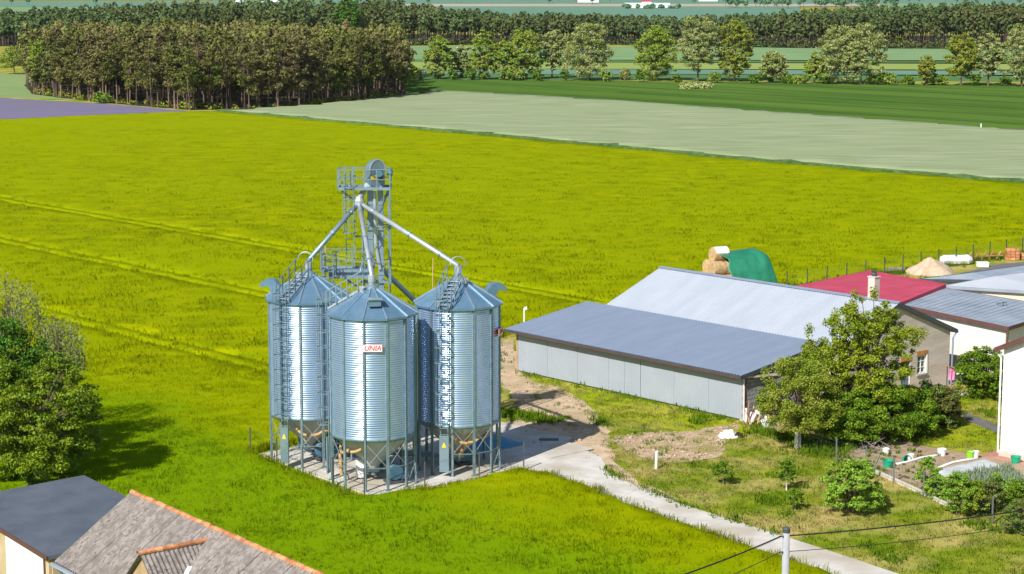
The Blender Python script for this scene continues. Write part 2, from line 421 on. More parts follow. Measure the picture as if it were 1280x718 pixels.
# ------------------------------------------------------------------ ground, fields
def inside(poly, x, y):
    r = False; j = len(poly) - 1
    for i in range(len(poly)):
        xi, yi = poly[i][0], poly[i][1]; xj, yj = poly[j][0], poly[j][1]
        if (yi > y) != (yj > y) and x < (xj - xi) * (y - yi) / (yj - yi) + xi: r = not r
        j = i
    return r


def inside_np(poly, X, Y):
    r = np.zeros(len(X), bool); j = len(poly) - 1
    for i in range(len(poly)):
        xi, yi = poly[i][0], poly[i][1]; xj, yj = poly[j][0], poly[j][1]
        if yi != yj:
            c = ((yi > Y) != (yj > Y)) & (X < (xj - xi) * (Y - yi) / (yj - yi) + xi)
            r ^= c
        j = i
    return r


def ragged(poly, step, amp, seed=0):
    rnd = random.Random(seed); out = []
    n = len(poly)
    for i in range(n):
        a = Vector((poly[i][0], poly[i][1])); b = Vector((poly[(i + 1) % n][0], poly[(i + 1) % n][1]))
        L = (b - a).length; k = max(1, int(L / step)); d = (b - a).normalized(); nn = Vector((-d.y, d.x))
        for q in range(k):
            p = a + (b - a) * q / k
            h = noise.noise(Vector((p.x * 0.9 + seed, p.y * 0.9, seed))) * amp + rnd.uniform(-.3, .3) * amp
            out.append(p + nn * h)
    return out


def sheet(name, poly, z, m, step=None, amp=0.0, seed=0, kind='structure'):
    P = ragged(poly, step, amp, seed) if step else [Vector((p[0], p[1])) for p in poly]
    n = len(P)
    r = geometry.delaunay_2d_cdt(P, [], [list(range(n))], 1, 1e-5)
    me = bpy.data.meshes.new(name)
    me.from_pydata([(p.x, p.y, z) for p in r[0]], [], [tuple(f) for f in r[2]])
    me.materials.append(M(m)); me.update()
    if len(me.polygons) and me.polygons[0].normal.z < 0: me.flip_normals()
    o = link(name, me); tag(o, kind=kind)
    return o


g = MB(); S = 6000
g.add([(-S, -800, 0), (S, -800, 0), (S, 9000, 0), (-S, 9000, 0)], [(0, 1, 2, 3)])
tag(g.build('ground', 'ground'), kind='structure')


def crop(name, poly, h, spacing, m, seed=1, tracks=(), trough=0.0, edge_in=0.35, z0=0.006, side=None, tm=None):
    """a standing crop: uneven canopy at height h, dropping to the ground round its edge and in the wheel tracks"""
    rnd = random.Random(seed)
    P = []; n = len(poly); ring = []
    for i in range(n):
        a = Vector(poly[i][:2]); b = Vector(poly[(i + 1) % n][:2]); L = (b - a).length
        k = max(1, int(L / max(2.0, spacing(((a + b) / 2)) * 1.5)))
        for q in range(k): ring.append(a + (b - a) * q / k)
    c = [Vector(p) for p in ring]; nb = len(c)
    area = sum(c[i].x * c[(i + 1) % nb].y - c[(i + 1) % nb].x * c[i].y for i in range(nb))
    sgn = 1 if area > 0 else -1
    inner = []
    for i in range(nb):
        d = (c[(i + 1) % nb] - c[i - 1]).normalized()
        inner.append(c[i] + Vector((-d.y, d.x)) * sgn * edge_in)
    pts = [p for p in c]; zs = [z0] * nb
    for p in inner:
        pts.append(p); zs.append(None)
    xs = [p.x for p in c]; ys = [p.y for p in c]
    y = min(ys)
    while y < max(ys):
        sp = spacing(Vector((0, y))); x = min(xs)
        while x < max(xs):
            q = Vector((x + rnd.uniform(-.35, .35) * sp, y + rnd.uniform(-.35, .35) * sp))
            if abs(q.x) < 0.40 * q.y + 25 and inside([(p.x, p.y) for p in poly_v(inner)], q.x, q.y):
                v = q.x * VX + q.y * VY
                if not any(abs(v - t) < 1.0 for t in tracks):
                    pts.append(q); zs.append(None)
            x += sp
        y += sp
    for t in tracks:
        u = -420.0
        while u < -60:
            for off, zz in ((-0.28, None), (-0.12, trough), (0.12, trough), (0.28, None)):
                q = UV(u, t + off)
                if inside([(p.x, p.y) for p in poly_v(inner)], q.x, q.y):
                    pts.append(Vector((q.x, q.y))); zs.append(zz)
            u += 2.0
    r = geometry.delaunay_2d_cdt(pts, [], [list(range(nb))], 1, 1e-5)
    V = []
    for k, p in enumerate(r[0]):
        src = r[3][k]
        z = zs[src[0]] if src else None
        if z is None:
            z = h * (1 + 0.16 * noise.noise(Vector((p.x * .13, p.y * .13, seed))) + 0.12 * noise.noise(Vector((p.x * .6, p.y * .6, seed + 3))))
        V.append((p.x, p.y, z))
    me = bpy.data.meshes.new(name); me.from_pydata(V, [], [tuple(f) for f in r[2]])
    me.materials.append(M(m)); me.update()
    if len(me.polygons) and sum(p.normal.z for p in me.polygons) < 0: me.flip_normals()
    me.polygons.foreach_set('use_smooth', [True] * len(me.polygons))
    if side or tm:
        me.materials.append(M(side or tm))
        for f in me.polygons:
            lo_ = min(V[i][2] for i in f.vertices)
            if (side and lo_ < .02) or (tm and .02 < lo_ < h * .5): f.material_index = 1
    return tag(link(name, me), kind='structure')


def poly_v(l):
    return l


FIELD = [PX(-330, 165), PX(0, 151.5), PX(210, 142.5), PX(268, 141.2), UV(-253, 216), UV(-190, 214), UV(-147, 216), UV(-100, 216),
         UV(-110.2, 190), UV(-110.8, 131), UV(-113, 118), UV(-113, 104), UV(-108, 93), UV(-104.5, 89), UV(-97, 82), UV(-91.5, 78), UV(-90.6, 74), UV(-90.4, 60.2),
         UV(-84, 59.2), UV(-78.3, 58.8), PX(560, 612), PX(650, 592), PX(690, 598), PX(740, 615), PX(800, 641), PX(940, 691), PX(1030, 719), PX(1230, 800),
         (10, 55), (-40, 55), PX(-330, 700)]
FIELD = [(p[0], p[1]) for p in FIELD]
TRACKS = [t + o for t in (74.0, 91.7, 109.4) for o in (-0.85, 0.85)]
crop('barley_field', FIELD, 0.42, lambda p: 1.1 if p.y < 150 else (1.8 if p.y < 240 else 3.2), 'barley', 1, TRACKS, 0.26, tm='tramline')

RYE = [PX(268, 140.6), UV(-253, 217.2), UV(-190, 215.2), UV(-147, 217.2), UV(-60, 217.2), UV(-60, 293), UV(-199, 293), UV(-300, 299), UV(-345, 298), PX(540, 115.5), PX(505, 120.5), PX(400, 133), PX(320, 138.5)]
RYE = [(p[0], p[1]) for p in RYE]
crop('rye_field', RYE, 0.6, lambda p: 4.0, 'rye', 5, edge_in=0.5, side='rye_edge')
# the green wall of stems along the near side of the rye
sk = MB(); rnd = random.Random(3); prev = None
for i in range(0, 171):
    u = -262 + i * 1.2
    v = 216.55 + (0 if not (-253 < u < -147) else -2.0 * math.sin((u + 253) / 106 * math.pi)) + rnd.uniform(-.15, .15)
    p = UV(u, v); h = 0.58 + rnd.uniform(-.15, .2)
    cur = ((p.x, p.y, 0.0), (p.x, p.y, h), (p.x + VX * .9, p.y + VY * .9, h * .9))
    if prev: sk.add([prev[0], cur[0], cur[1], prev[1], cur[2], prev[2]], [(0, 1, 2, 3), (3, 2, 4, 5)])
    prev = cur
tag(sk.build('rye_margin', 'rye_edge'), 'dark green margin of rye stems along the barley field', 'crop margin', kind='stuff')

sheet('wheat_field', [(p[0], p[1]) for p in (PX(480, 124), PX(505, 119.8), PX(540, 115), UV(-345, 298.6), UV(-300, 299.6), UV(-199, 293.6), UV(-60, 293.6), UV(-60, 420), PX(1500, 108), PX(1280, 107), PX(900, 102.5), PX(600, 99.5), PX(440, 99.5))], 0.02, 'wheat')
for tv in (309, 327, 345, 363, 381, 399):
    for dv_ in (-.9, .9): sheet('wheel_track', [(q_.x, q_.y) for q_ in (UV(-335 if tv < 330 else -420 + (tv - 327) * .8, tv + dv_ - .22), UV(-120, tv + dv_ - .22), UV(-120, tv + dv_ + .22), UV(-335 if tv < 330 else -420 + (tv - 327) * .8, tv + dv_ + .22))], 0.06, 'rye_edge')
sheet('lavender_field', [(p[0], p[1]) for p in (PX(-400, 118), PX(0, 122.5), PX(130, 130), PX(235, 139), PX(210, 142.2), PX(0, 151), PX(-400, 168))], 0.02, 'lavender', 6, 0.8)
sheet('meadow', [(p[0], p[1]) for p in (PX(-300, 92), PX(60, 92.5), PX(110, 110), PX(120, 126), PX(0, 121.5), PX(-300, 112))], 0.012, 'pale_meadow')
for (nm, y0, y1, m) in (('far_field', 92.5, 99.4, 'far_green'), ('far_field', 86, 92.5, 'far_teal'), ('far_field', 77.5, 86, 'far_lime'), ('far_field', 74.5, 77.5, 'far_green'), ('far_field', 58, 74.5, 'far_mint')):
    sheet(nm, [(p[0], p[1]) for p in (PX(470, y1), PX(1600, y1 + 4), PX(1600, y0 + 2), PX(470, y0))], 0.03, m)
for dk, (y0, y1, x0, x1, m) in enumerate(((18, 34, -400, 130, 'far_teal'), (9, 18, -500, 330, 'far_mint'), (2, 9, -500, 400, 'far_teal'), (9, 30, 500, 1000, 'far_teal'), (5.5, 9, 480, 1100, 'far_tan'), (0.5, 5.5, 400, 1500, 'far_teal'), (-6, 0.5, -500, 1700, 'far_green'), (5.5, 12, 1100, 1500, 'far_mint'))):
    sheet('distant_field', [(p[0], p[1]) for p in (PX(x0, y1), PX(x1, y1), PX(x1, y0), PX(x0, y0))], 0.05 + .12 * dk, m)

# yard surfaces (each 4 mm or more above the one below)
sheet('mown_lawn', [(p[0], p[1]) for p in (PX(640, 452), PX(760, 476), PX(935, 520), PX(960, 540), PX(880, 545), PX(800, 530), PX(735, 512), PX(700, 492), PX(655, 478))], 0.008, 'mown', 0.8, 0.35, 2)
sheet('dirt_track', [(p[0], p[1]) for p in (PX(560, 424), PX(640, 426), PX(648, 446), PX(650, 464), PX(668, 478), PX(700, 485), PX(724, 498), PX(748, 518), PX(762, 540), PX(764, 562), PX(775, 585), PX(800, 603), PX(850, 624), PX(840, 632), PX(700, 565), PX(640, 560), PX(632, 520), PX(650, 510), PX(620, 470), PX(600, 440), PX(560, 432))], 0.014, 'dirt', 0.6, 0.35, 4)
sheet('rubble_patch', [(p[0], p[1]) for p in (PX(764, 548), PX(800, 541), PX(860, 540), PX(925, 528), PX(925, 534), PX(900, 545), PX(908, 560), PX(895, 573), PX(850, 579), PX(805, 573), PX(775, 562))], 0.016, 'rubble', 0.5, 0.5, 6)
sheet('garden_lawn', [(p[0], p[1]) for p in (PX(1125, 549), PX(1192, 525), PX(1200, 508), PX(1290, 548), PX(1290, 564), PX(1240, 568), PX(1212, 566), PX(1160, 558))], 0.010, 'mown', 0.8, 0.15, 8)
sheet('grass_plot', [(p[0], p[1]) for p in (PX(1160, 495), PX(1230, 478), PX(1330, 505), PX(1330, 545), PX(1215, 513))], 0.010, 'mown', 0.8, 0.15, 9)
sheet('garden_bed', [(p[0], p[1]) for p in (PX(1046, 574), PX(1070, 562), PX(1112, 550), PX(1135, 553), PX(1165, 560), PX(1212, 568), PX(1300, 582), PX(1300, 625), PX(1250, 622), PX(1190, 634), PX(1140, 606), PX(1080, 585))], 0.018, 'soil', 0.8, 0.2, 10)
sheet('yard_paving', [(p[0], p[1]) for p in (PX(1160, 497), PX(1200, 478), PX(1255, 470), PX(1330, 480), PX(1330, 430), PX(1180, 428), PX(1120, 470))], 0.016, 'paving', 1.0, 0.1, 11)
sheet('garden_path', [(p[0], p[1]) for p in (PX(1186, 512), PX(1198, 512), PX(1300, 553), PX(1300, 563), PX(1245, 541), PX(1200, 523))], 0.020, 'asphalt')
sheet('house_paving', [(p[0], p[1]) for p in (PX(1222, 570), PX(1248, 562), PX(1320, 575), PX(1320, 592), PX(1270, 580))], 0.024, 'red_paving')
sheet('yard_asphalt', [(p[0], p[1]) for p in (PX(1200, 342), PX(1245, 331), PX(1290, 327), PX(1290, 345), PX(1220, 350))], 0.020, 'asphalt', 1.0, 0.2, 12)

# concrete: pad under the silos + driveway, real slabs
PADP = [UV(-90.0, 60.4), UV(-78.3, 59.6), UV(-78.0, 66.0), UV(-78.2, 71.5), UV(-81.5, 76.2), UV(-89.6, 75.6)]
pad = MB(); pad.prism([(p.x, p.y) for p in PADP][::1] if False else [(p.x, p.y) for p in PADP], -0.2, 0.09)
PADO = pad.build('concrete_pad', 'concrete'); tag(PADO, kind='structure')
for iu in range(3):
    for iv in range(4):
        u0, v0 = -89.7 + iu * 3.72, 60.75 + iv * 3.6
        sb = MB(); cs = [UV(u0, v0), UV(u0 + 3.69, v0), UV(u0 + 3.69, v0 + 3.57), UV(u0, v0 + 3.57)]
        sb.hexa([(c.x, c.y, .08) for c in cs], [(c.x, c.y, .102 + .002 * ((iu + iv) % 2)) for c in cs]); sb.build('slab', 'concrete', PADO)
drv_r = [PX(709, 557), PX(728, 563), PX(752, 574), PX(757, 583), PX(754, 588), PX(768, 597), PX(800, 611), PX(850, 631), PX(915, 652), PX(980, 672), PX(1048, 694), PX(1122, 719), PX(1330, 800)]
drv_l = [PX(622, 589), PX(642, 589), PX(664, 591), PX(690, 597), PX(716, 606), PX(742, 615.5), PX(770, 628), PX(802, 641), PX(870, 666), PX(940, 690), PX(985, 705), PX(1034, 719), PX(1235, 800)]
dr = MB()
dl = MB()
for i in range(len(drv_r) - 1):
    a, b, c, d = drv_l[i], drv_l[i + 1], drv_r[i + 1], drv_r[i]
    e = 0.012
    a, b, c, d = a.lerp(b, e / 2), b.lerp(a, e / 2), c.lerp(d, e / 2) if False else c, d
    m_ = MB(); m_.hexa([(p.x, p.y, -0.2) for p in (a, b, c, d)], [(p.x, p.y, 0.07 + 0.0015 * (i % 3)) for p in (a, b, c, d)])
    if i == 0:
        root = m_.build('driveway', 'concrete'); tag(root, kind='structure')
    else:
        m_.build('slab', 'concrete', root)

# ------------------------------------------------------------------ silos
def az(a, r, z=0.0):
    """point at bearing a (degrees, 0 = towards -Y, positive towards +X) from a silo's axis"""
    return Vector((math.sin(rad(a)) * r, -math.cos(rad(a)) * r, z))


SR, SZ0, SZ1, SZA = 2.20, 2.80, 9.08, 10.42
NC = 12
PH = -7.0


def text_mesh(txt, size, shear=0.25):
    cu = bpy.data.curves.new('lettering', 'FONT'); cu.body = txt; cu.size = size; cu.shear = shear
    cu.align_x = 'CENTER'; cu.align_y = 'CENTER'; cu.offset = size * 0.012; cu.space_character = 1.0
    cu.extrude = 0.004
    to = bpy.data.objects.new('lettering', cu); COL.objects.link(to)
    dg = bpy.context.evaluated_depsgraph_get(); dg.update()
    me = bpy.data.meshes.new_from_object(to.evaluated_get(dg))
    bpy.data.objects.remove(to, do_unlink=True); bpy.data.curves.remove(cu)
    me.materials.clear(); me.materials.append(M('sign_red'))
    return me


SHARED = {}


def shared(key, fn):
    if key not in SHARED: SHARED[key] = fn()
    return SHARED[key]


def silo_wall_mesh():
    prof = []; n = 54; pitch = (SZ1 - SZ0) / n
    for i in range(n):
        z = SZ0 + i * pitch
        prof += [(SR + .012 + .012 * math.sin(2 * math.pi * j / 6), z + pitch * j / 6) for j in range(6)]
    prof.append((SR, SZ1))
    mb = MB().lathe(prof, 72, cap=False)
    me = bpy.data.meshes.new('wall_sheet'); me.from_pydata(mb.v, [], mb.f); me.materials.append(M('galvanised_sheet'))
    me.polygons.foreach_set('use_smooth', [True] * len(me.polygons)); me.update(); return me


def mk(fn, m, smooth=False, name='part'):
    mb = MB(); fn(mb)
    me = bpy.data.meshes.new(name); me.from_pydata(mb.v, [], mb.f); me.materials.append(M(m))
    if smooth: me.polygons.foreach_set('use_smooth', [True] * len(me.polygons))
    me.update(); return me


def put(name, me, parent, loc=(0, 0, 0), rz=0.0):
    o = link(name, me, parent); o.location = loc; o.rotation_euler = (0, 0, rz); return o


def column_mesh(mb):
    # folded C-profile stiffener that runs from the pad to the eave
    for (x, y, w, d) in ((0, -SR - .055, .13, .05), (-.052, -SR - .035, .028, .09), (.052, -SR - .035, .028, .09)):
        mb.box((x, y, (SZ1 - .04 + .09) / 2), (w, d, SZ1 - .04 - .09))
    mb.box((0, -SR - .055, .10), (.30, .26, .03))


def roof_panel_mesh(mb):
    a = math.pi / NC
    ro, ri, t = 2.40, .30, .02
    s = .985
    v = [(math.sin(-a * s) * ro, -math.cos(a * s) * ro, SZ1 - .02), (math.sin(a * s) * ro, -math.cos(a * s) * ro, SZ1 - .02), (math.sin(a * s) * ri, -math.cos(a * s) * ri, SZA - .1), (math.sin(-a * s) * ri, -math.cos(a * s) * ri, SZA - .1)]
    mb.slab(v, t)
    # folded drip edge
    mb.hexa([(v[0][0], v[0][1], SZ1 - .12), (v[1][0], v[1][1], SZ1 - .12), (v[1][0] * .985, v[1][1] * .985, SZ1 - .12), (v[0][0] * .985, v[0][1] * .985, SZ1 - .12)],
            [(v[0][0], v[0][1], SZ1 - .042), (v[1][0], v[1][1], SZ1 - .042), (v[1][0] * .985, v[1][1] * .985, SZ1 - .042), (v[0][0] * .985, v[0][1] * .985, SZ1 - .042)])


def seam_mesh(mb):
    mb.bar((0, -2.41, SZ1 - .0), (0, -.3, SZA - .065), .055, .06)


def ring_mesh(mb, r, z0, z1, t=.05):
    mb.lathe([(r, z0), (r + t, z0), (r + t, z1), (r, z1), (r, z0)], 48, cap=False)


def make_silo(cx, cy, label, lad_a, neck_a=None, box_a=None, sign_a=None, lid_a=15, stair_side=0.42, lights=()):
    t = thing('grain_silo', label, 'silo', (cx, cy, 0), 'galvanised grain silos on the concrete pad')
    put('wall_sheet', shared('wall', silo_wall_mesh), t)
    for i in range(NC):
        put('column', shared('col', lambda: mk(column_mesh, 'column_steel')), t, rz=rad(PH + 30 * i))
    for i in range(NC):
        # facets lie between the columns' seams
        put('roof_panel', shared('rp', lambda: mk(roof_panel_mesh, 'galvanised_roof')), t, rz=rad(PH + 15 + 30 * i))
        put('roof_seam', shared('rs', lambda: mk(seam_mesh, 'seam_white')), t, rz=rad(PH + 30 * i))
    put('roof_cap', shared('cap', lambda: mk(lambda mb: mb.lathe([(.36, SZA - .16), (.34, SZA - .02), (.20, SZA + .06), (.17, SZA + .3), (.0, SZA + .3)], 16, cap=False), 'galvanised')), t)
    put('skirt_ring', shared('skirt', lambda: mk(lambda mb: ring_mesh(mb, SR - .02, SZ0 - .16, SZ0 + .05, .06), 'column_steel', True)), t)
    put('eave_ring', shared('eave', lambda: mk(lambda mb: ring_mesh(mb, SR - .01, SZ1 - .12, SZ1 - .03, .04), 'galvanised', True)), t)
    h = put('hopper', shared('hop', lambda: mk(lambda mb: mb.lathe([(SR - .02, SZ0 - .1), (.28, .95), (.28, .75), (.0, .75)], 48, cap=False), 'hopper_steel', True)), t)
    for i in range(NC):
        put('hopper_seam', shared('hs', lambda: mk(lambda mb: mb.bar((0, -SR + .0, SZ0 - .11), (0, -.3, .97), .03, .03), 'hopper_steel')), t, rz=rad(PH + 15 + 30 * i))
    put('outlet_gate', shared('gate', lambda: mk(lambda mb: (mb.box((0, 0, .70), (.62, .5, .12)), mb.tube([(.25, 0, .70), (.62, 0, .70)], .025, 6), mb.tube([(0, 0, .64), (0, 0, .42)], .14, 10)), 'galvanised')), t)
    # X bracing between the legs + horizontal tie
    c0 = az(-15, SR + .05); c1 = az(15, SR + .05)
    for i in range(NC):
        rz = rad(PH + 15 + 30 * i)
        put('tie_bar', shared('tie', lambda: mk(lambda mb: mb.bar((c0.x, c0.y, 1.28), (c1.x, c1.y, 1.28), .04), 'column_steel')), t, rz=rz)
        if i % 3 != 2:
            put('brace', shared('b1', lambda: mk(lambda mb: mb.bar((c0.x, c0.y, 1.28), (c1.x, c1.y, SZ0 - .2), .022), 'bright_steel')), t, rz=rz)
            put('brace', shared('b2', lambda: mk(lambda mb: mb.bar((c0.x * .99, c0.y * .99, SZ0 - .2), (c1.x * .99, c1.y * .99, 1.28), .022), 'bright_steel')), t, rz=rz)
        else:
            put('brace', shared('b3', lambda: mk(lambda mb: mb.bar((c0.x, c0.y, .2), (c1.x, c1.y, 1.26), .022), 'bright_steel')), t, rz=rz)
    # access ladder with safety cage
    e = SR + .17; w = .21
    ld = MB()
    for sx in (-w, w):
        ld.bar((sx, -e, .6), (sx, -e, SZ1 + 1.0), .045)
    for k in range(26):
        z = .8 + k * .315
        ld.bar((-w, -e, z), (w, -e, z), .028)
    for z in (3.4, 5.2, 7.0, 8.7):
        for sx in (-w, w): ld.bar((sx, -e, z), (sx, -SR, z), .03)
    la = ld.build('ladder', 'column_steel', t, local=True); la.rotation_euler = (0, 0, rad(lad_a))
    def hoop(mb):
        pts = [(math.cos(a) * .36, -e - .30 - math.sin(a) * .36, 0) for a in np.linspace(0, math.pi, 9)]
        pts = [(w, -e, 0), (.36, -e - .3, 0)] + pts[1:-1] + [(-.36, -e - .3, 0), (-w, -e, 0)]
        for p, q in zip(pts[:-1], pts[1:]): mb.bar(p, q, .035, .05)
    for k in range(9):
        hp = put('cage_hoop', shared('hoop', lambda: mk(hoop, 'column_steel')), la, loc=(0, 0, 3.0 + k * .82))
    for a in (20, 55, 90, 125, 160):
        ang = rad(a)
        put('cage_strap', mk(lambda mb: mb.bar((math.cos(ang) * .36, -e - .30 - math.sin(ang) * .36, 3.0), (math.cos(ang) * .36, -e - .3 - math.sin(ang) * .36, 9.9), .028, .012), 'column_steel'), la)
    gd = MB().box((.03, -e - .10, 1.35), (.52, .07, 1.95)).build('ladder_guard', 'galvanised', la, local=True)
    MB().add([(-.09, -e - .142, 1.72), (.13, -e - .142, 1.72), (.02, -e - .142, 1.95)], [(0, 1, 2)]).build('warning_sticker', 'yellow', gd, local=True) if False else None
    MB().hexa([(-.09, -e - .150, 1.70), (.15, -e - .150, 1.70), (.15, -e - .136, 1.70), (-.09, -e - .136, 1.70)], [(.0, -e - .150, 1.95), (.06, -e - .150, 1.95), (.06, -e - .136, 1.95), (.0, -e - .136, 1.95)]).build('warning_sticker', 'yellow', t, local=True).rotation_euler = (0, 0, rad(lad_a))
    # roof stair with handrails
    slope = (SZA - .1 - SZ1) / 2.1
    def rz_(r): return SZ1 + (2.40 - r) * slope
    st = MB()
    for k in range(7):
        r = 2.25 - k * .28
        st.box((0, -r, rz_(r) + .09), (.62, .17, .035))
    for sx in (-.31, .31): st.bar((sx, -2.42, rz_(2.42) + .05), (sx, -.5, rz_(.5) + .05), .04, .09)
    so = st.build('roof_stair', 'bright_steel', t, local=True); so.rotation_euler = (0, 0, rad(lad_a))
    for sx in (-stair_side, stair_side):
        for r in (2.38, 1.8, 1.2, .62):
            MB().bar((sx, -r, rz_(r)), (sx, -r, rz_(r) + 1.0), .045).build('rail_post', 'column_steel', t, local=True).rotation_euler = (0, 0, rad(lad_a))
        rl = MB()
        for hgt in (.52, 1.0): rl.bar((sx, -2.40, rz_(2.40) + hgt), (sx, -.55, rz_(.55) + hgt), .035)
        rl.build('handrail', 'galvanised', t, local=True).rotation_euler = (0, 0, rad(lad_a))
    ar = MB()
    pts = [(-.42, -.62, rz_(.62) + 1.0)] + [(-.42 * math.cos(a), -.62 + .1 * math.sin(a), rz_(.62) + 1.0 + .45 * math.sin(a)) for a in np.linspace(.2, math.pi - .2, 9)] + [(.42, -.62, rz_(.62) + 1.0)]
    ar.tube(pts, .022, 6)
    ar.build('rail_arch', 'galvanised', t, local=True).rotation_euler = (0, 0, rad(lad_a + 20))
    # hatch/lid and level sensor near the apex
    p = az(lid_a, .62); b = MB()
    b.tube([(p.x, p.y, rz_(.62)), (p.x, p.y, rz_(.62) + .22)], .11, 10); b.box((p.x, p.y, rz_(.62) + .27), (.28, .2, .1))
    b.build('sensor_head', 'bright_steel', t, local=True)
    if neck_a is not None:
        nk = MB(); d0 = az(neck_a, 1)
        r0, r1 = 2.0, 2.75
        zb = rz_(1.95)
        prof = [(1.55, zb - .15), (1.62, zb + .30), (1.85, zb + .62), (2.3, zb + .66), (2.62, zb + .48), (2.72, zb + .20), (2.50, zb + .22), (2.36, zb + .30), (2.15, zb + .18), (2.02, zb - .25)]
        side = Vector((-d0.y, d0.x, 0)) * .24
        A = [d0 * r + Vector((0, 0, z)) - side for r, z in prof]; B = [d0 * r + Vector((0, 0, z)) + side for r, z in prof]
        n = len(prof)
        nk.add(A + B, [tuple(range(n)), tuple(range(2 * n - 1, n - 1, -1))] + [(i, n + i, n + (i + 1) % n, (i + 1) % n) for i in range(n)])
        nk.build('gooseneck_vent', 'galvanised_roof', t, local=True)
    if box_a is not None:
        p = az(box_a, 1.55); d = az(box_a, 1); b = MB()
        b.box((p.x, p.y, rz_(1.55) + .20), (.62, .42, .34), ax=(d.y * -1, d.x, 0), ay=(-d.x, -d.y, 0))
        ob = b.build('roof_vent_box', 'galvanised_roof', t, local=True)
        b = MB().box((p.x + d.x * .03, p.y + d.y * .03, rz_(1.55) + .40), (.76, .58, .05), ax=(-d.y, d.x, 0), ay=(-d.x, -d.y, 0)); b.build('vent_lid', 'seam_white', ob, local=True)
    if sign_a is not None:
        rr = SR + .11
        sg = MB()
        sg.box((0, -rr, 7.56), (1.02, .014, .40)); so_ = sg.build('sign_plate', 'sign_red', t, local=True); so_.rotation_euler = (0, 0, rad(sign_a))
        MB().box((0, -rr - .012, 7.56), (.98, .02, .36)).build('sign_face', 'sign_white', so_, local=True)
        me = shared('txt', lambda: text_mesh('UNIA', .37))
        lt = put('lettering', me, so_, (0, -rr - .030, 7.56)); lt.rotation_euler = (math.pi / 2, 0, 0)
        lt.scale = (.98, 1, 1)
    # tan hoses slung round the hopper
    hz = MB()
    for (a0, a1, r0, z0, z1) in ((lad_a + 8, lad_a + 34, 1.7, 2.12, 1.75), (lad_a + 36, lad_a + 60, 1.75, 1.8, 2.05), (lad_a + 60, lad_a + 88, 1.8, 2.0, 2.2)):
        pts = [az(a0 + (a1 - a0) * k / 5, r0, z0 + (z1 - z0) * k / 5 - .1 * math.sin(math.pi * k / 5)) for k in range(6)]
        hz.tube(pts, .075, 8)
    hz.build('hose', 'hose_tan', t, local=True)
    return t


SF = (-7.23, 101.45); SL = (-10.98, 106.35); SRr = (-2.87, 104.55)
silo_f = make_silo(*SF, 'galvanised grain silo with the red lettered sign, nearest of the three', -104, box_a=9, sign_a=4, lid_a=-50)
silo_l = make_silo(*SL, 'leftmost galvanised grain silo with caged ladder and gooseneck vent', -30, neck_a=-100, lid_a=-60)
silo_r = make_silo(*SRr, 'rightmost galvanised grain silo with caged ladder on its sunlit side', -17, neck_a=112, sign_a=78, lid_a=40)
for (root, a, r0, z0, a1, r1, z1) in ((silo_r, 22, 1.75, 2.25, 6, .45, .75), (silo_r, -22, 1.6, 1.95, -14, .75, 1.0), (silo_f, -62, 1.9, 1.75, -60, 1.85, .65)):
    MB().tube([az(a, r0, z0), az(a1, r1, z1)], .085, 8).build('sampling_pipe', 'hose_tan', root, local=True)

# equipment under the silos
def cabinet(x, y, w, d, h, label, m='sign_white'):
    t = thing('control_cabinet', label, 'cabinet', (x, y, .09))
    MB().box((x, y, .09 + h / 2 + .1), (w, d, h)).build('body', m, t)
    MB().box((x, y - d / 2 - .012, .09 + h / 2 + .1), (w * .86, .02, h * .86)).build('door', m, t)
    MB().box((x, y, .135), (w * .9, d * .9, .09)).build('plinth', 'dark_steel', t)
    return t


cabinet(-7.9, 101.9, .55, .35, .95, 'white control cabinet under the silo with the red sign')


def blower(x, y, label, rz):
    t = thing('aeration_fan', label, 'fan', (x, y, .09), 'aeration fans under the silos', rz)
    MB().lathe([(.0, -.16), (.40, -.16), (.46, -.1), (.46, .1), (.40, .16), (0, .16)], 20, cap=False).build('scroll_housing', 'motor_blue', t, local=True, smooth=False).rotation_euler = (math.pi / 2, 0, 0)
    t.children[0].location = (0, 0, .62)
    MB().box((.45, 0, .42), (.6, .26, .36)).build('outlet_duct', 'motor_blue', t, local=True)
    MB().tube([(-.0, .17, .62), (0, .55, .62)], .17, 12).build('motor', 'dark_steel', t, local=True)
    MB().box((0, .18, .1), (.8, .8, .12)).build('base_frame', 'dark_steel', t, local=True)


blower(-6.1, 100.9, 'dark aeration fan under the silo with the red sign', .5)
blower(-10.3, 105.9, 'dark aeration fan under the leftmost silo', .3)
blower(-2.6, 104.9, 'dark aeration fan under the rightmost silo', .4)

# auger trough that joins the hoppers to the elevator
cv = thing('chain_conveyor', 'low galvanised conveyor trough between the silo hoppers', 'conveyor', (-7.3, 106, .09))
MB().bar((-7.2, 102.2, .55), (-7.4, 108.0, .55), .36, .34).build('trough', 'galvanised', cv)
MB().bar((-10.6, 106.6, .62), (-3.4, 105.0, .62), .34, .30).build('trough', 'galvanised', cv)
for (x, y) in ((-7.25, 103.3), (-7.35, 106.9), (-9.4, 106.3), (-4.6, 105.3)):
    MB().bar((x, y, .09), (x, y, .5), .08).build('support', 'column_steel', cv)
MB().tube([(-10.9, 106.7, .62), (-11.4, 106.8, .62)], .16, 12).build('drive_motor', 'motor_blue', cv)

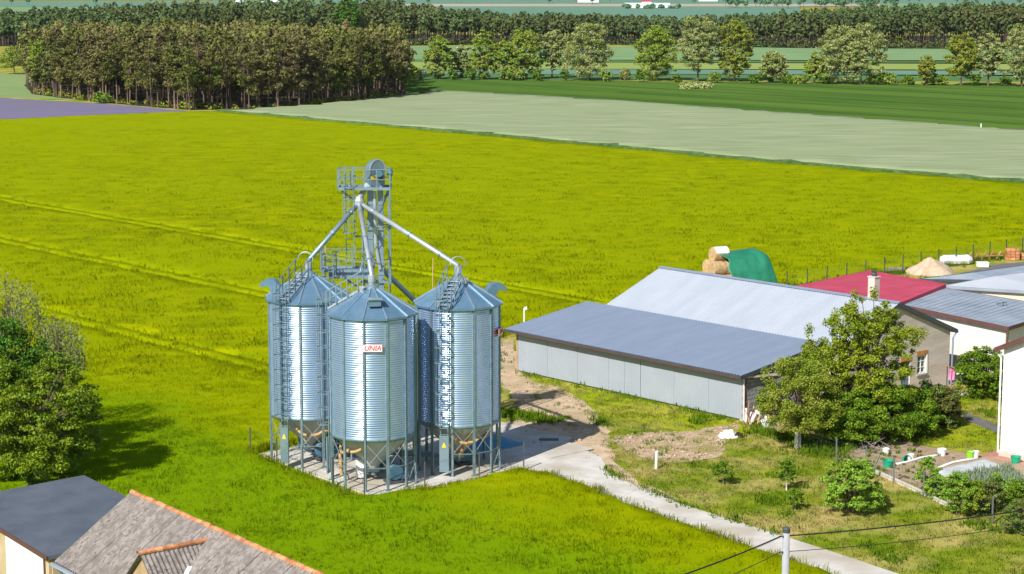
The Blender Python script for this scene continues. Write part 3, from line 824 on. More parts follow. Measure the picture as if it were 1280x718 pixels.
# ------------------------------------------------------------------ bucket elevator tower
TX, TY = -7.45, 108.3
tw = thing('elevator_tower', 'tall bucket elevator with railed platforms and spouts above the silos', 'elevator', (TX, TY, .09))
for dx in (-.30, .26):
    tk = MB().box((TX + dx, TY, 7.5), (.30, .26, 14.8)).build('trunk', 'galvanised', tw)
    for z in (2, 4, 6, 8, 10, 12, 13.9):
        MB().box((TX + dx, TY, z), (.38, .34, .07)).build('flange', 'column_steel', tk)
MB().box((TX, TY, .65), (1.05, .6, 1.1)).build('boot', 'galvanised', tw)
hd = MB()
prof = [(-.44, 14.75)] + [(-.47 * math.cos(a), 15.75 + .56 * math.sin(a)) for a in np.linspace(0, math.pi, 15)] + [(.44, 14.75)]
n = len(prof)
hd.add([(TX + x, TY - .24, z) for x, z in prof] + [(TX + x, TY + .24, z) for x, z in prof],
       [tuple(range(n)), tuple(range(2 * n - 1, n - 1, -1))] + [(i, n + i, n + (i + 1) % n, (i + 1) % n) for i in range(n)])
head = hd.build('head_housing', 'galvanised', tw); head.rotation_euler = (0, 0, rad(35))
rimb = MB()
pts = [(TX - .49 * math.cos(a), TY - .24, 15.75 + .585 * math.sin(a)) for a in np.linspace(0, math.pi, 15)]
for p, q in zip(pts[:-1], pts[1:]): rimb.bar(p, q, .05, .06)
rimb.build('housing_rim', 'bright_steel', head)
for dx in (-.32, -.10): MB().box((TX + dx, TY - .256, 15.35), (.17, .02, .24)).build('warning_sticker', 'yellow', head)
mo = MB().tube([(TX + .28, TY - .30, 15.62), (TX + .28, TY - .85, 15.62)], .17, 12).build('motor', 'motor_blue', tw)
MB().box((TX + .26, TY - .34, 15.36), (.34, .5, .22)).build('gearbox', 'dark_steel', tw)
MB().tube([(TX + .62, TY - .1, 15.62), (TX + .95, TY - .1, 15.62)], .15, 10).build('motor', 'motor_blue', tw)


def platform(x0, x1, y0, y1, z, gap=None, name='platform', mid=True):
    fl = MB()
    fl.box(((x0 + x1) / 2, (y0 + y1) / 2, z), (x1 - x0, y1 - y0, .05)); f = fl.build(name, 'galvanised', tw)
    for (a, b) in (((x0, y0), (x1, y0)), ((x0, y1), (x1, y1)), ((x0, y0), (x0, y1)), ((x1, y0), (x1, y1))):
        MB().bar((a[0], a[1], z + .05), (b[0], b[1], z + .05), .03, .16).build('toe_board', 'galvanised', f)
    cs = [(x0, y0), (x1, y0), (x1, y1), (x0, y1)]
    for i in range(4):
        a, b = Vector(cs[i]), Vector(cs[(i + 1) % 4]); L = (b - a).length; k = max(1, round(L / .75))
        for q in range(k):
            p = a + (b - a) * q / k
            MB().bar((p.x, p.y, z), (p.x, p.y, z + 1.12), .05).build('railing_post', 'column_steel', f)
        for h in (.55, 1.1):
            MB().bar((a.x, a.y, z + h), (b.x, b.y, z + h), .04).build('rail', 'column_steel', f)
    return f


platform(-9.45, -6.62, TY - .8, TY + .6, 14.75)
platform(-10.45, -7.85, TY - .75, TY + .65, 10.25)
# thick cross beam that carries the middle platform
MB().bar((-10.0, TY - .4, 10.02), (-7.6, TY - .4, 10.02), .34, .34).build('cross_beam', 'galvanised', tw)
for (a, b) in (((-9.6, TY, 10.1), (-7.7, TY, 8.7)), ((-9.3, TY, 14.6), (-7.7, TY, 13.4)), ((-6.7, TY - .5, 14.7), (-7.2, TY, 13.6)), ((-6.8, TY, 12.1), (-8.6, TY, 12.1)), ((-7.1, TY, 11.9), (-7.75, TY, 9.9))):
    MB().bar(a, b, .10).build('bracket', 'column_steel', tw)
for (x, y) in ((-6.62, TY - .9), (-6.7, TY + .7)):
    MB().bar((x, y, 9.6), (x, y, 14.8), .07).build('mast_post', 'column_steel', tw)
MB().box((TX, TY, 9.6), (1.7, .5, .12)).build('mast_collar', 'column_steel', tw)


def caged_ladder(x, y, z0, z1, zc):
    ld = MB(); w = .22
    for sx in (-w, w): ld.bar((x + sx, y, z0), (x + sx, y, z1), .05)
    for k in range(int((z1 - z0) / .3)): ld.bar((x - w, y, z0 + .2 + k * .3), (x + w, y, z0 + .2 + k * .3), .03)
    l = ld.build('ladder', 'column_steel', tw)
    z = zc
    while z < z1 + .05:
        h = MB(); pts = [(x + w, y, z), (x + .36, y - .3, z), (x + .25, y - .58, z), (x, y - .68, z), (x - .25, y - .58, z), (x - .36, y - .3, z), (x - w, y, z)]
        for p, q in zip(pts[:-1], pts[1:]): h.bar(p, q, .035, .05)
        h.build('cage_hoop', 'column_steel', l); z += .62
    for (dx, dy) in ((.36, -.3), (.25, -.58), (0, -.68), (-.25, -.58), (-.36, -.3)):
        MB().bar((x + dx, y + dy, zc), (x + dx, y + dy, z1), .026).build('cage_strap', 'column_steel', l)


caged_ladder(-8.85, TY - .3, 10.3, 15.9, 12.4)
caged_ladder(-9.95, TY - 1.0, .2, 11.3, 2.6)
# open lattice mast round the trunks
for sx in (-.72, .72):
    for sy in (-.42, .42):
        MB().bar((TX + sx, TY + sy, .1), (TX + sx, TY + sy, 14.7), .06).build('mast_post', 'column_steel', tw)
zz = [1.0 + 1.95 * k for k in range(8)]
for a_, b_ in zip(zz[:-1], zz[1:]):
    for sy in (-.42, .42):
        MB().bar((TX - .72, TY + sy, a_), (TX + .72, TY + sy, a_), .045).build('mast_tie', 'column_steel', tw)
        MB().bar((TX - .72, TY + sy, a_), (TX + .72, TY + sy, b_), .03).build('mast_brace', 'column_steel', tw)
    for sx in (-.72, .72):
        MB().bar((TX + sx, TY - .42, a_), (TX + sx, TY + .42, a_), .045).build('mast_tie', 'column_steel', tw)
        MB().bar((TX + sx, TY - .42, b_), (TX + sx, TY + .42, a_), .03).build('mast_brace', 'column_steel', tw)
# distributor + spouts
DP = Vector((-8.32, TY - .6, 14.02))
ds = MB(); ds.lathe([(.0, .35), (.16, .35), (.3, .12), (.3, -.1), (.14, -.3), (0, -.3)], 14, c=tuple(DP), cap=False); ds.build('distributor', 'bright_steel', tw)
MB().tube([DP + Vector((0, 0, .2)), (TX - .45, TY, 14.95)], .15, 10).build('inlet_chute', 'bright_steel', tw)
for s_ in (SL, SF, SRr):
    e = Vector((s_[0], s_[1], SZA + .62)); d = (e - DP).normalized()
    a = DP + d * .2
    sp = MB().tube([a, e, Vector((s_[0], s_[1], SZA + .25))], .125, 12).build('spout', 'bright_steel' if s_ is not SL else 'galvanised', tw, smooth=True)
    for f_ in (.12, .5, .82):
        c = a.lerp(e, f_); MB().tube([c - d * .05, c + d * .05], .16, 12).build('clamp_ring', 'galvanised', sp)
    MB().tube([Vector((s_[0], s_[1], SZA + .2)), Vector((s_[0], s_[1], SZA + .56))], .2, 12).build('spout_boot', 'bright_steel', sp)
MB().tube([(TX + .28, TY, 10.3), (-5.3, 110.6, 8.0), (-2.7, 113.4, 4.6), (-2.6, 113.5, 3.4)], .15, 10).build('outlet_spout', 'galvanised', tw)
MB().tube([(TX - .05, TY - .2, 14.6), (TX + .0, TY - .2, 11.6), (TX + .22, TY - .2, 10.3)], .10, 8).build('return_spout', 'bright_steel', tw)
# thin antenna-like level rods standing on the roofs
for (x, y, z0) in ((-10.2, 107.4, 9.8), (-4.3, 106.3, 9.3)):
    MB().tube([(x, y, z0), (x + .05, y, z0 + 1.9)], .028, 6).build('lightning_rod', 'hose_tan', silo_l if x < -8 else silo_r)

# blue tarpaulin over the intake pit behind the right-hand silo
bt = MB(); rnd = random.Random(4); c = Vector((-1.6, 109.6)); N1, N2 = 8, 20
for i in range(N1 + 1):
    for j in range(N2):
        f = i / N1; a = 2 * math.pi * j / N2
        rr = 1 + .12 * math.sin(3 * a + 1) + .06 * math.sin(7 * a)
        bt.v.append((c.x + math.cos(a) * f * 2.0 * rr, c.y + math.sin(a) * f * 1.5 * rr, .125 + .8 * (1 - f) ** 1.2 + (.05 * noise.noise(Vector((math.cos(a) * f * 4, math.sin(a) * f * 4, 2))) if i < N1 else 0)))
bt.f = [(i * N2 + j, i * N2 + (j + 1) % N2, (i + 1) * N2 + (j + 1) % N2, (i + 1) * N2 + j) for i in range(N1) for j in range(N2)]
tag(bt.build('tarpaulin', 'blue_tarp', smooth=True), 'blue tarpaulin heaped over the intake pit behind the silos', 'tarpaulin')
gr = thing('drain_grate', 'dark steel grate at the corner of the concrete apron', 'grate', tuple(PX(686, 552)))
p = PX(686, 552)
for k in range(6): MB().box((p.x - .5 + k * .2, p.y, .12), (.06, .5, .05)).build('bar', 'dark_steel', gr)
MB().box((p.x, p.y, .10), (1.1, .6, .03)).build('frame', 'dark_steel', gr)

# wire fence round the pad
pf = thing('wire_fence', 'low dark post and wire fence round the silo pad', 'fence', tuple(UV(-90, 60)))
fp = [UV(-90.2, 60.0), UV(-87.2, 59.7), UV(-84.5, 59.5), UV(-81.6, 59.3), UV(-78.6, 59.1), UV(-77.7, 62.3), UV(-77.5, 65.8), UV(-77.6, 69.0)]
for i, p in enumerate(fp):
    MB().box((p.x, p.y, .78), (.07, .07, 1.56)).build('post', 'dark_steel', pf)
    MB().box((p.x, p.y, 1.575), (.085, .085, .03)).build('post_cap', 'dark_steel', pf)
for a, b in zip(fp[:-1], fp[1:]):
    if True:
        for z in (.35, .95, 1.45):
            MB().bar((a.x, a.y, z), (b.x, b.y, z), .008).build('wire', 'dark_steel', pf)

# ------------------------------------------------------------------ long barn (white metal roof, cinder gable)
U3 = Vector((UX, UY, 0)); V3 = Vector((VX, VY, 0)); Z3 = Vector((0, 0, 1))


def uvbox(mb, u0, u1, v0, v1, z0, z1):
    return mb.hexa([UV(u0, v0, z0), UV(u1, v0, z0), UV(u1, v1, z0), UV(u0, v1, z0)], [UV(u0, v0, z1), UV(u1, v0, z1), UV(u1, v1, z1), UV(u0, v1, z1)])


BU0, BU1, BV0, BV1, BVR = -97.0, -76.5, 93.9, 104.9, 99.4
BE, BR = 3.75, 6.0
barn = thing('barn', 'long barn with pale corrugated metal roof and grey block gable', 'barn', tuple(UV(-86, 99)))
w = MB()
uvbox(w, BU0, BU1 - .3, BV0, BV0 + .3, 0, BE - .05); w.build('wall', 'cinder_wall', barn)
w = MB(); uvbox(w, BU0, BU1 - .3, BV1 - .3, BV1, 0, BE - .05); w.build('wall', 'cinder_wall', barn)


def gable(u0, u1, holes, name='gable_wall'):
    """gable wall between BV0 and BV1 with openings (v0, v1, z0, z1)"""
    mb = MB()
    holes = sorted(holes); v = BV0
    for (a, b, z0, z1) in holes:
        uvbox(mb, u0, u1, v, a, 0, BE - .05)
        if z0 > 0: uvbox(mb, u0, u1, a, b, 0, z0)
        uvbox(mb, u0, u1, a, b, z1, BE - .05)
        v = b
    uvbox(mb, u0, u1, v, BV1, 0, BE - .05)
    tri = [(BV0, BE - .05), (BV1, BE - .05), (BVR, BR - .06)]
    mb.add([UV(u0, a, z) for a, z in tri] + [UV(u1, a, z) for a, z in tri], [(2, 1, 0), (3, 4, 5), (0, 1, 4, 3), (1, 2, 5, 4), (2, 0, 3, 5)])
    return mb.build(name, 'cinder_wall', barn)


HW = (101.55, 102.45, 1.15, 2.35); HD = (99.9, 100.8, 0.0, 2.15); HW2 = (96.0, 96.9, 1.15, 2.35)
gb = gable(BU1 - .3, BU1, [HW, HD, HW2])
gable(BU0, BU0 + .3, [])
for hh in (HW, HW2):
    wi = MB(); uvbox(wi, BU1 - .18, BU1 - .12, hh[0], hh[1], hh[2], hh[3]); wi_o = wi.build('window', 'glass', barn)
    fr = MB()
    for (a, b, c, d) in ((hh[0], hh[0] + .08, hh[2], hh[3]), (hh[1] - .08, hh[1], hh[2], hh[3]), (hh[0], hh[1], hh[2], hh[2] + .08), (hh[0], hh[1], hh[3] - .08, hh[3]), ((hh[0] + hh[1]) / 2 - .03, (hh[0] + hh[1]) / 2 + .03, hh[2], hh[3])):
        uvbox(fr, BU1 - .14, BU1 - .07, a, b, c, d)
    for k in (1, 2): uvbox(fr, BU1 - .135, BU1 - .075, hh[0], hh[1], hh[2] + k * .4 - .02, hh[2] + k * .4 + .02)
    fr.build('frame', 'white_paint', wi_o)
    sl = MB(); uvbox(sl, BU1 + .002, BU1 + .10, hh[0] - .1, hh[1] + .1, hh[2] - .1, hh[2] - .0); sl.build('sill', 'stone_block', wi_o)
    lt = MB(); uvbox(lt, BU1 + .002, BU1 + .03, hh[1], hh[1] + .16, hh[2], hh[3]); lt.build('reveal', 'white_paint', wi_o)
    for k in range(9):
        b = MB(); v = hh[0] - .12 + k * (hh[1] - hh[0] + .24) / 9
        uvbox(b, BU1 + .002, BU1 + .035, v, v + .115, hh[3] + .02, hh[3] + .30); b.build('lintel_brick', 'orange_brick', wi_o)
dd = MB(); uvbox(dd, BU1 - .16, BU1 - .08, HD[0], HD[1], 0.02, HD[3]); mat('door_blue', (0.16, 0.24, 0.34), 0.7, col2=(0.2, 0.28, 0.38), vs=3); do = dd.build('door', 'door_blue', barn)
b = MB(); uvbox(b, BU1 - .08, BU1 - .05, HD[0] + .1, HD[0] + .14, 1.0, 1.12); b.build('handle', 'dark_steel', do)
for k in range(9):
    b = MB(); v = HD[0] - .12 + k * 1.14 / 9
    uvbox(b, BU1 + .002, BU1 + .035, v, v + .115, HD[3] + .02, HD[3] + .28); b.build('lintel_brick', 'orange_brick', do)


def slope_roof(parent, u0, u1, va, za, vb, zb, waves, m, name='roof', t=.08, amp=.035):
    """corrugated sheet from ridge side (va,za) to eave side (vb,zb) over a thin deck"""
    mb = MB(); mb.corr(UV(u0, va, za + .02), UV(u1, va, 0) - UV(u0, va, 0), UV(0, vb, zb) - UV(0, va, za), waves, amp, nrm=(0, 0, 1))
    r = mb.build(name, m, parent)
    d = MB(); d.slab([UV(u0, va, za), UV(u1, va, za), UV(u1, vb, zb), UV(u0, vb, zb)], t); d.build('roof_deck', 'dark_trim', r)
    return r


k = (BR - BE) / (BVR - BV0)
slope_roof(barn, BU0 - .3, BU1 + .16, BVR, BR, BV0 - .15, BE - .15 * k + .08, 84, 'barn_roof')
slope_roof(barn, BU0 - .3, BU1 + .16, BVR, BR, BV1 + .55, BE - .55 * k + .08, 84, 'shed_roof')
rc = MB(); rc.add([UV(BU0 - .32, BVR - .25, BR + .0), UV(BU1 + .18, BVR - .25, BR + .0), UV(BU1 + .18, BVR, BR + .11), UV(BU0 - .32, BVR, BR + .11), UV(BU1 + .18, BVR + .25, BR), UV(BU0 - .32, BVR + .25, BR)], [(0, 1, 2, 3), (3, 2, 4, 5)])
rc.build('ridge_cap', 'shed_roof', barn)
for (va, za, vb, zb) in ((BVR, BR - .09, BV1 + .55, BE - .55 * k - .01), (BVR, BR - .09, BV0 - .15, BE - .15 * k - .01)):
    MB().bar(UV(BU1 + .17, va, za), UV(BU1 + .17, vb, zb), .05, .26).build('barge_board', 'dark_trim', barn)
MB().tube([UV(BU1 + .15, BV1 + .45, BE - .3), UV(BU1 + .15, BV1 + .12, BE - .6), UV(BU1 + .12, BV1 + .10, .1)], .06, 8).build('downpipe', 'door_blue', barn)
MB().bar(UV(BU0 - .3, BV1 + .6, BE - .28), UV(BU1 + .16, BV1 + .6, BE - .28), .13, .12).build('gutter', 'grey_roof', barn)
ch = MB(); c = UV(-78.55, BVR + .12, 0); ch.box((c.x, c.y, 6.55), (.52, .52, 1.7), ax=U3, ay=V3); cho = ch.build('chimney', 'pink_wall', barn)
MB().box((c.x, c.y, 7.43), (.60, .60, .07), ax=U3, ay=V3).build('chimney_cap', 'pink_wall', cho)
MB().lathe([(.17, 7.47), (.19, 7.6), (.14, 7.72), (.22, 7.78), (0, 7.80)], 10, c=(c.x, c.y, 0), cap=False).build('chimney_pot', 'dark_steel', cho)

# ------------------------------------------------------------------ machine shed (lean-to against the barn)
LU0, LU1, LV0 = -98.3, -78.0, 86.9
LZE, LZT = 2.98, 4.02
shed = thing('machine_shed', 'low machine shed with grey sheet wall and blue grey lean-to roof', 'shed', tuple(UV(-88, 90)))
n = 14; pw = (LU1 - LU0) / n
random.seed(5)
for i in range(n):
    u0 = LU0 + i * pw
    p = MB(); g_ = .002 if i != 7 else .03
    p.corr(UV(u0 + g_, LV0 - .012 * (i % 2), .12), UV(u0 + pw - g_, LV0, 0) - UV(u0 + g_, LV0, 0), Vector((0, 0, 2.42)), 7, .008, nrm=-V3)
    uvbox(p, u0 + g_, u0 + pw - g_, LV0 + .002, LV0 + .05, .10, 2.54)
    o = p.build('wall_panel', 'shed_sheet', shed)
b = MB(); uvbox(b, LU0, LU1, LV0 + .10, LV0 + .22, 0, 2.75); b.build('wall_frame', 'dark_trim', shed)
for i in range(n + 1):
    b = MB(); u = LU0 + i * pw
    uvbox(b, u - .04, u + .04, LV0 + .02, LV0 + .10, .05, 2.9); b.build('wall_post', 'dark_trim', shed)
slope_roof(shed, LU0 - .7, LU1 + .25, BV0 - .05, LZT - .08, LV0 - .65, LZE - .1, 84, 'shed_roof')
MB().bar(UV(LU0 - .7, LV0 - .6, LZE - .20), UV(LU1 + .25, LV0 - .6, LZE - .20), .05, .16).build('fascia', 'brown_trim', shed)
MB().bar(UV(LU1 + .26, LV0 - .65, LZE - .2), UV(LU1 + .26, BV0, LZT - .19), .05, .24).build('barge_board', 'dark_trim', shed)
MB().bar(UV(LU0 - .71, LV0 - .65, LZE - .2), UV(LU0 - .71, BV0, LZT - .19), .05, .2).build('barge_board', 'dark_trim', shed)
for v in (87.0, 89.5, 92): MB().bar(UV(LU0 - .2, v, 0), UV(LU0 - .2, v, 3.0), .14).build('timber_post', 'wood', shed)
ew = MB()
zt = lambda v: LZE - .15 + (LZT - LZE) * (v - LV0 + .6) / (BV0 - LV0 + .6)
ew.hexa([UV(LU1 - .35, LV0, 0), UV(LU1 - .04, LV0, 0), UV(LU1 - .04, BV0, 0), UV(LU1 - .35, BV0, 0)], [UV(LU1 - .35, LV0, zt(LV0)), UV(LU1 - .04, LV0, zt(LV0)), UV(LU1 - .04, BV0, zt(BV0)), UV(LU1 - .35, BV0, zt(BV0))])
ewo = ew.build('end_wall', 'mortar', shed)
blk = mk(lambda mb: mb.box((0, 0, 0), (.05, .44, .22), ax=U3, ay=V3), 'stone_block')
for r in range(15):
    z = .16 + r * .25; v = LV0 + .28 - (.24 if r % 2 else 0)
    while v < BV0 - .2:
        if z + .13 < zt(v - .22): put('block', blk, ewo, UV(LU1 - .02, v, z) - Vector(BASE[ewo.name]))
        v += .48
MB().bar(UV(LU1 + .1, LV0 - .5, 2.75), UV(LU1 + .35, LV0 + 3.0, 2.55), .12, .12).build('gutter_pipe', 'pink_trim', shed)
MB().tube([UV(LU1 + .05, LV0 - .1, 2.6), UV(LU1 + .05, LV0 - .08, .1)], .055, 8).build('downpipe', 'pink_trim', shed)
# white camera mast at the far corner of the shed
cm = thing('camera_mast', 'thin white mast with a small camera at the shed corner', 'mast', tuple(UV(-99.6, 88.6)))
p = UV(-99.6, 88.6)
MB().tube([(p.x, p.y, 0), (p.x, p.y, 4.0)], .05, 8).build('pole', 'white_paint', cm)
MB().box((p.x + .1, p.y - .15, 4.0), (.16, .36, .16)).build('camera_housing', 'white_paint', cm)

# ------------------------------------------------------------------ outbuildings behind
def quad_roof_building(name, label, cat, roof, wall_h, wm, rm, trim='brown_trim', t=.14, over=.25, waves=None):
    """building under a four-cornered roof plate (corners in world space, ordered round)"""
    roof = [Vector(p) for p in roof]; cen = sum(roof, Vector()) / 4
    b = thing(name, label, cat, (cen.x, cen.y, 0))
    MB().slab(roof, t).build('roof', rm, b)
    for i in range(4):
        a, c = roof[i], roof[(i + 1) % 4]; ctr = ((a + c) / 2 - cen); ctr.z = 0; ctr = ctr.normalized() * .03
        MB().bar(a + ctr + Vector((0, 0, -t * .55)), c + ctr + Vector((0, 0, -t * .55)), .05, t + .06).build('fascia', trim, b)
    ins = [p + (cen - p).normalized() * over * 1.6 for p in roof]
    for i in range(4):
        a, c = ins[i], ins[(i + 1) % 4]
        d = (c - a); d.z = 0; d.normalize(); nrm = Vector((-d.y, d.x, 0)) * .12
        MB().hexa([(a.x, a.y, 0), (c.x, c.y, 0), (c.x + nrm.x, c.y + nrm.y, 0), (a.x + nrm.x, a.y + nrm.y, 0)],
                  [(a.x, a.y, roof[i].z - t + .01), (c.x, c.y, roof[(i + 1) % 4].z - t + .01), (c.x + nrm.x, c.y + nrm.y, roof[(i + 1) % 4].z - t + .01), (a.x + nrm.x, a.y + nrm.y, roof[i].z - t + .01)]).build('wall', wm, b)
    return b


def ribs(b, roof, n, m, h=.05):
    roof = [Vector(p) for p in roof]
    for k in range(n + 1):
        f = k / n; a = roof[0].lerp(roof[1], f); c = roof[3].lerp(roof[2], f)
        MB().bar(a + Vector((0, 0, h * .4)), c + Vector((0, 0, h * .4)), .04, h).build('roof_seam', m, b)


RR = [PX(996, 357.5, 4.45), PX(1122, 380, 4.45), PX(1182, 355.5, 4.7), PX(1086, 338.5, 4.6)]
rb = quad_roof_building('red_roofed_house', 'house with low crimson metal roof behind the barn', 'house', RR, 4.8, 'old_white_wall', 'red_roof', 'red_roof', t=.2)
ribs(rb, RR, 14, 'red_roof', .012)
RC = [PX(1123, 380, 4.3), PX(1260, 409, 3.7), PX(1335, 386, 3.75), PX(1182.5, 360.5, 4.45)]
cb = quad_roof_building('garage_building', 'white walled garage under a grey metal roof with brown eaves', 'garage', RC, 2.8, 'old_white_wall', 'grey_roof', t=.2)
ribs(cb, RC, 18, 'grey_roof', .008)
p0 = RC[1]
a_ = RC[0].lerp(RC[1], .35); c_ = RC[0].lerp(RC[1], .985); n_ = Vector((-.05, .20, 0))
MB().hexa([(a_.x, a_.y + .0, .02), (c_.x, c_.y + .0, .02), (c_.x, c_.y + .5, .02), (a_.x, a_.y + .5, .02)], [(a_.x, a_.y + .0, 1.35), (c_.x, c_.y + .0, 1.35), (c_.x, c_.y + .5, 1.35), (a_.x, a_.y + .5, 1.35)]).build('plinth', 'paving', cb)
MB().tube([p0 + Vector((.0, .02, -.2)), Vector((p0.x, p0.y + .05, .1))], .07, 8).build('downpipe', 'brown_trim', cb)
ant = thing('television_antenna', 'small television antenna standing on the garage roof edge', 'antenna', tuple(PX(1253, 400, 3.0)))
p = PX(1253, 400, 3.02)
MB().tube([p, p + Vector((0, 0, 1.25))], .03, 6).build('mast', 'dark_steel', ant)
MB().bar(p + Vector((-.45, 0, 1.15)), p + Vector((.3, .2, 1.15)), .03).build('boom', 'dark_steel', ant)
for k in range(4):
    q = p + Vector((-.4 + k * .2, .05 * k, 1.15)); MB().bar(q + Vector((0, -.25, 0)), q + Vector((0, .25, 0)), .025).build('element', 'dark_steel', ant)
MB().lathe([(0, 0), (.15, .02), (.24, .09), (.22, .1), (.13, .04), (0, .03)], 12, cap=False).build('dish', 'grey_roof', ant, local=True).location = (.2, .0, .5)
RD = [PX(1181, 357.5, 4.4), PX(1335, 367, 4.4), PX(1335, 334, 5.0), PX(1245, 345.5, 4.9)]
db = quad_roof_building('white_roofed_barn', 'cream walled outbuilding under a pale metal roof at the right edge', 'outbuilding', RD, 4.3, 'cream_wall', 'white_roof', 'grey_roof', t=.16)
ribs(db, RD, 12, 'white_roof', .01)
RE_ = [PX(1147, 349, 3.6), PX(1260, 351, 3.6), PX(1330, 325, 4.0), PX(1214, 341, 4.0)]
eb = quad_roof_building('grey_roofed_store', 'long low store under a dull grey metal roof by the sand heap', 'store', RE_, 3.5, 'old_white_wall', 'grey_roof', 'dark_trim', t=.14)

# ------------------------------------------------------------------ white house at the right edge
c0 = UV(-62.84, 91.1); hz_ = 6.05
wh = thing('white_house', 'plain white rendered house gable with brown roof edge', 'house', tuple(c0))
HL, HDp = 8.0, 9.0
gw = MB(); k_ = .47
pts = [(0, 0), (HL, 0), (HL, hz_), (HL / 2, hz_ + HL / 2 * k_), (0, hz_)]
A = [UV(-62.84 + a, 91.1, z) for a, z in pts]; B = [UV(-62.84 + a, 91.1 + HDp, z) for a, z in pts]
gw.add(A + B, [(4, 3, 2, 1, 0), (5, 6, 7, 8, 9), (0, 1, 6, 5), (1, 2, 7, 6), (4, 0, 5, 9), (2, 3, 8, 7), (3, 4, 9, 8)])
gw.build('wall', 'white_wall', wh)
pl = MB(); uvbox(pl, -62.90, -62.84 + HL + .06, 91.04, 91.1 + HDp + .06, 0, .35); pl.build('plinth', 'pink_wall', wh)
for sgn in (0, 1):
    ua, ub = (-.35, HL / 2) if sgn == 0 else (HL + .35, HL / 2)
    za, zb = hz_ - .35 * k_ + .16, hz_ + HL / 2 * k_ + .16
    r = MB(); r.slab([UV(-62.84 + ua, 90.75, za), UV(-62.84 + ub, 90.75, zb), UV(-62.84 + ub, 91.1 + HDp + .35, zb), UV(-62.84 + ua, 91.1 + HDp + .35, za)], .14); r.build('roof', 'brown_trim', wh)
    MB().bar(UV(-62.84 + ua, 90.72, za - .1), UV(-62.84 + ub, 90.72, zb - .1), .05, .26).build('barge_board', 'brown_trim', wh)
MB().bar(UV(-63.25, 90.75, hz_ - .12), UV(-63.25, 91.1 + HDp, hz_ - .12), .12, .12).build('gutter', 'brown_trim', wh)
MB().tube([UV(-63.25, 90.95, hz_ - .2), UV(-62.93, 91.0, hz_ - .55), UV(-62.93, 91.0, .2)], .05, 8).build('downpipe', 'white_paint', wh)

# ------------------------------------------------------------------ near left: felt roofed shed and old barn with clay ridge
RG = [PX(-75, 628, 3.3), PX(60, 695.5, 3.3), PX(235, 660, 3.95), PX(105, 594, 3.95)]
RG[0] = RG[3] + (RG[1] - RG[2]) + Vector((0, 0, 0))
RGe = [RG[0] - (RG[1] - RG[0]) * .2, RG[1], RG[2], RG[3] - (RG[2] - RG[3]) * 0.0]
RGe[0] = RG[0]
gx = thing('felt_roofed_shed', 'shed with wide dark grey felt roof at the lower left', 'shed', tuple((RGe[0] + RGe[2]) / 2)[:2] + (0,))
ex = (RG[0] - RG[1]) * .0
MB().slab([RG[0] + ex, RG[1], RG[2], RG[3]], .16).build('roof', 'felt_roof', gx)
for f in (.18, .36, .54, .72, .90):
    a = RG[0].lerp(RG[3], f); c = RG[1].lerp(RG[2], f)
    MB().bar(a + Vector((0, 0, .004)), c + Vector((0, 0, .004)), .05, .016).build('felt_lap', 'felt_roof', gx)
MB().bar(RG[0] + Vector((-.03, -.04, -.08)), RG[1] + Vector((-.03, -.04, -.08)), .06, .15).build('eave_board', 'brown_trim', gx)
n_ = 18
for k in range(n_):
    a = RG[0].lerp(RG[1], k / n_); c = RG[0].lerp(RG[1], (k + .94) / n_)
    MB().bar(a + Vector((.10, .12, -.24)), c + Vector((.10, .12, -.24)), .12, .12).build('eave_brick', 'orange_brick', gx)
d = (RG[1] - RG[0]).normalized(); dv = Vector((-d.y, d.x, 0)); L = (RG[1] - RG[0]).length
dv = dv if dv.y > 0 else -dv
wl_ = MB(); a = RG[0] + dv * .3; c = RG[1] + dv * .3 - d * .3
wl_.hexa([(a.x, a.y, 0), (c.x, c.y, 0), (c.x + dv.x * .3, c.y + dv.y * .3, 0), (a.x + dv.x * .3, a.y + dv.y * .3, 0)], [(a.x, a.y, 3.1), (c.x, c.y, 3.1), (c.x + dv.x * .3, c.y + dv.y * .3, 3.1), (a.x + dv.x * .3, a.y + dv.y * .3, 3.1)])
wl_.build('wall', 'beige_wall', gx)
e0 = RG[2] + dv * -.3 - d * .4; c2 = RG[1] + dv * .3 - d * .4
MB().hexa([(c2.x, c2.y, 0), (e0.x, e0.y, 0), (e0.x - d.x * .3, e0.y - d.y * .3, 0), (c2.x - d.x * .3, c2.y - d.y * .3, 0)], [(c2.x, c2.y, 3.1), (e0.x, e0.y, 3.75), (e0.x - d.x * .3, e0.y - d.y * .3, 3.75), (c2.x - d.x * .3, c2.y - d.y * .3, 3.1)]).build('wall', 'beige_wall', gx)
a2 = RG[1] + dv * .26 - d * 1.15; c2 = RG[1] + dv * .26 - d * 5.4
MB().hexa([(a2.x, a2.y, 0.05), (c2.x, c2.y, 0.05), (c2.x + dv.x * .05, c2.y + dv.y * .05, .05), (a2.x + dv.x * .05, a2.y + dv.y * .05, .05)], [(a2.x, a2.y, 2.85), (c2.x, c2.y, 2.85), (c2.x + dv.x * .05, c2.y + dv.y * .05, 2.85), (a2.x + dv.x * .05, a2.y + dv.y * .05, 2.85)]).build('sliding_door', 'white_wall', gx)
MB().bar(a2 + d * .04 + Vector((0, 0, -.5 - 3.3 + .6)), a2 + d * .04 + Vector((0, 0, -.42)), .07).build('door_edge', 'brown_trim', gx)

# old barn: ridge from A to B at z 5.6, slope facing the sun
HA = PX(165, 617, 5.6); HB = PX(395, 718.5, 5.6); hd_ = (HB - HA).normalized(); HB = HA + hd_ * 15.6
hn = Vector((hd_.y, -hd_.x, 0));
hn = hn if hn.y < 0 else -hn
pit = .66; HW_ = 3.45
old = thing('old_barn', 'old barn with weathered corrugated cement roof and orange clay ridge', 'barn', (HA.x, HA.y, 0))
L = (HB - HA).length
down = (hn - Z3 * pit)


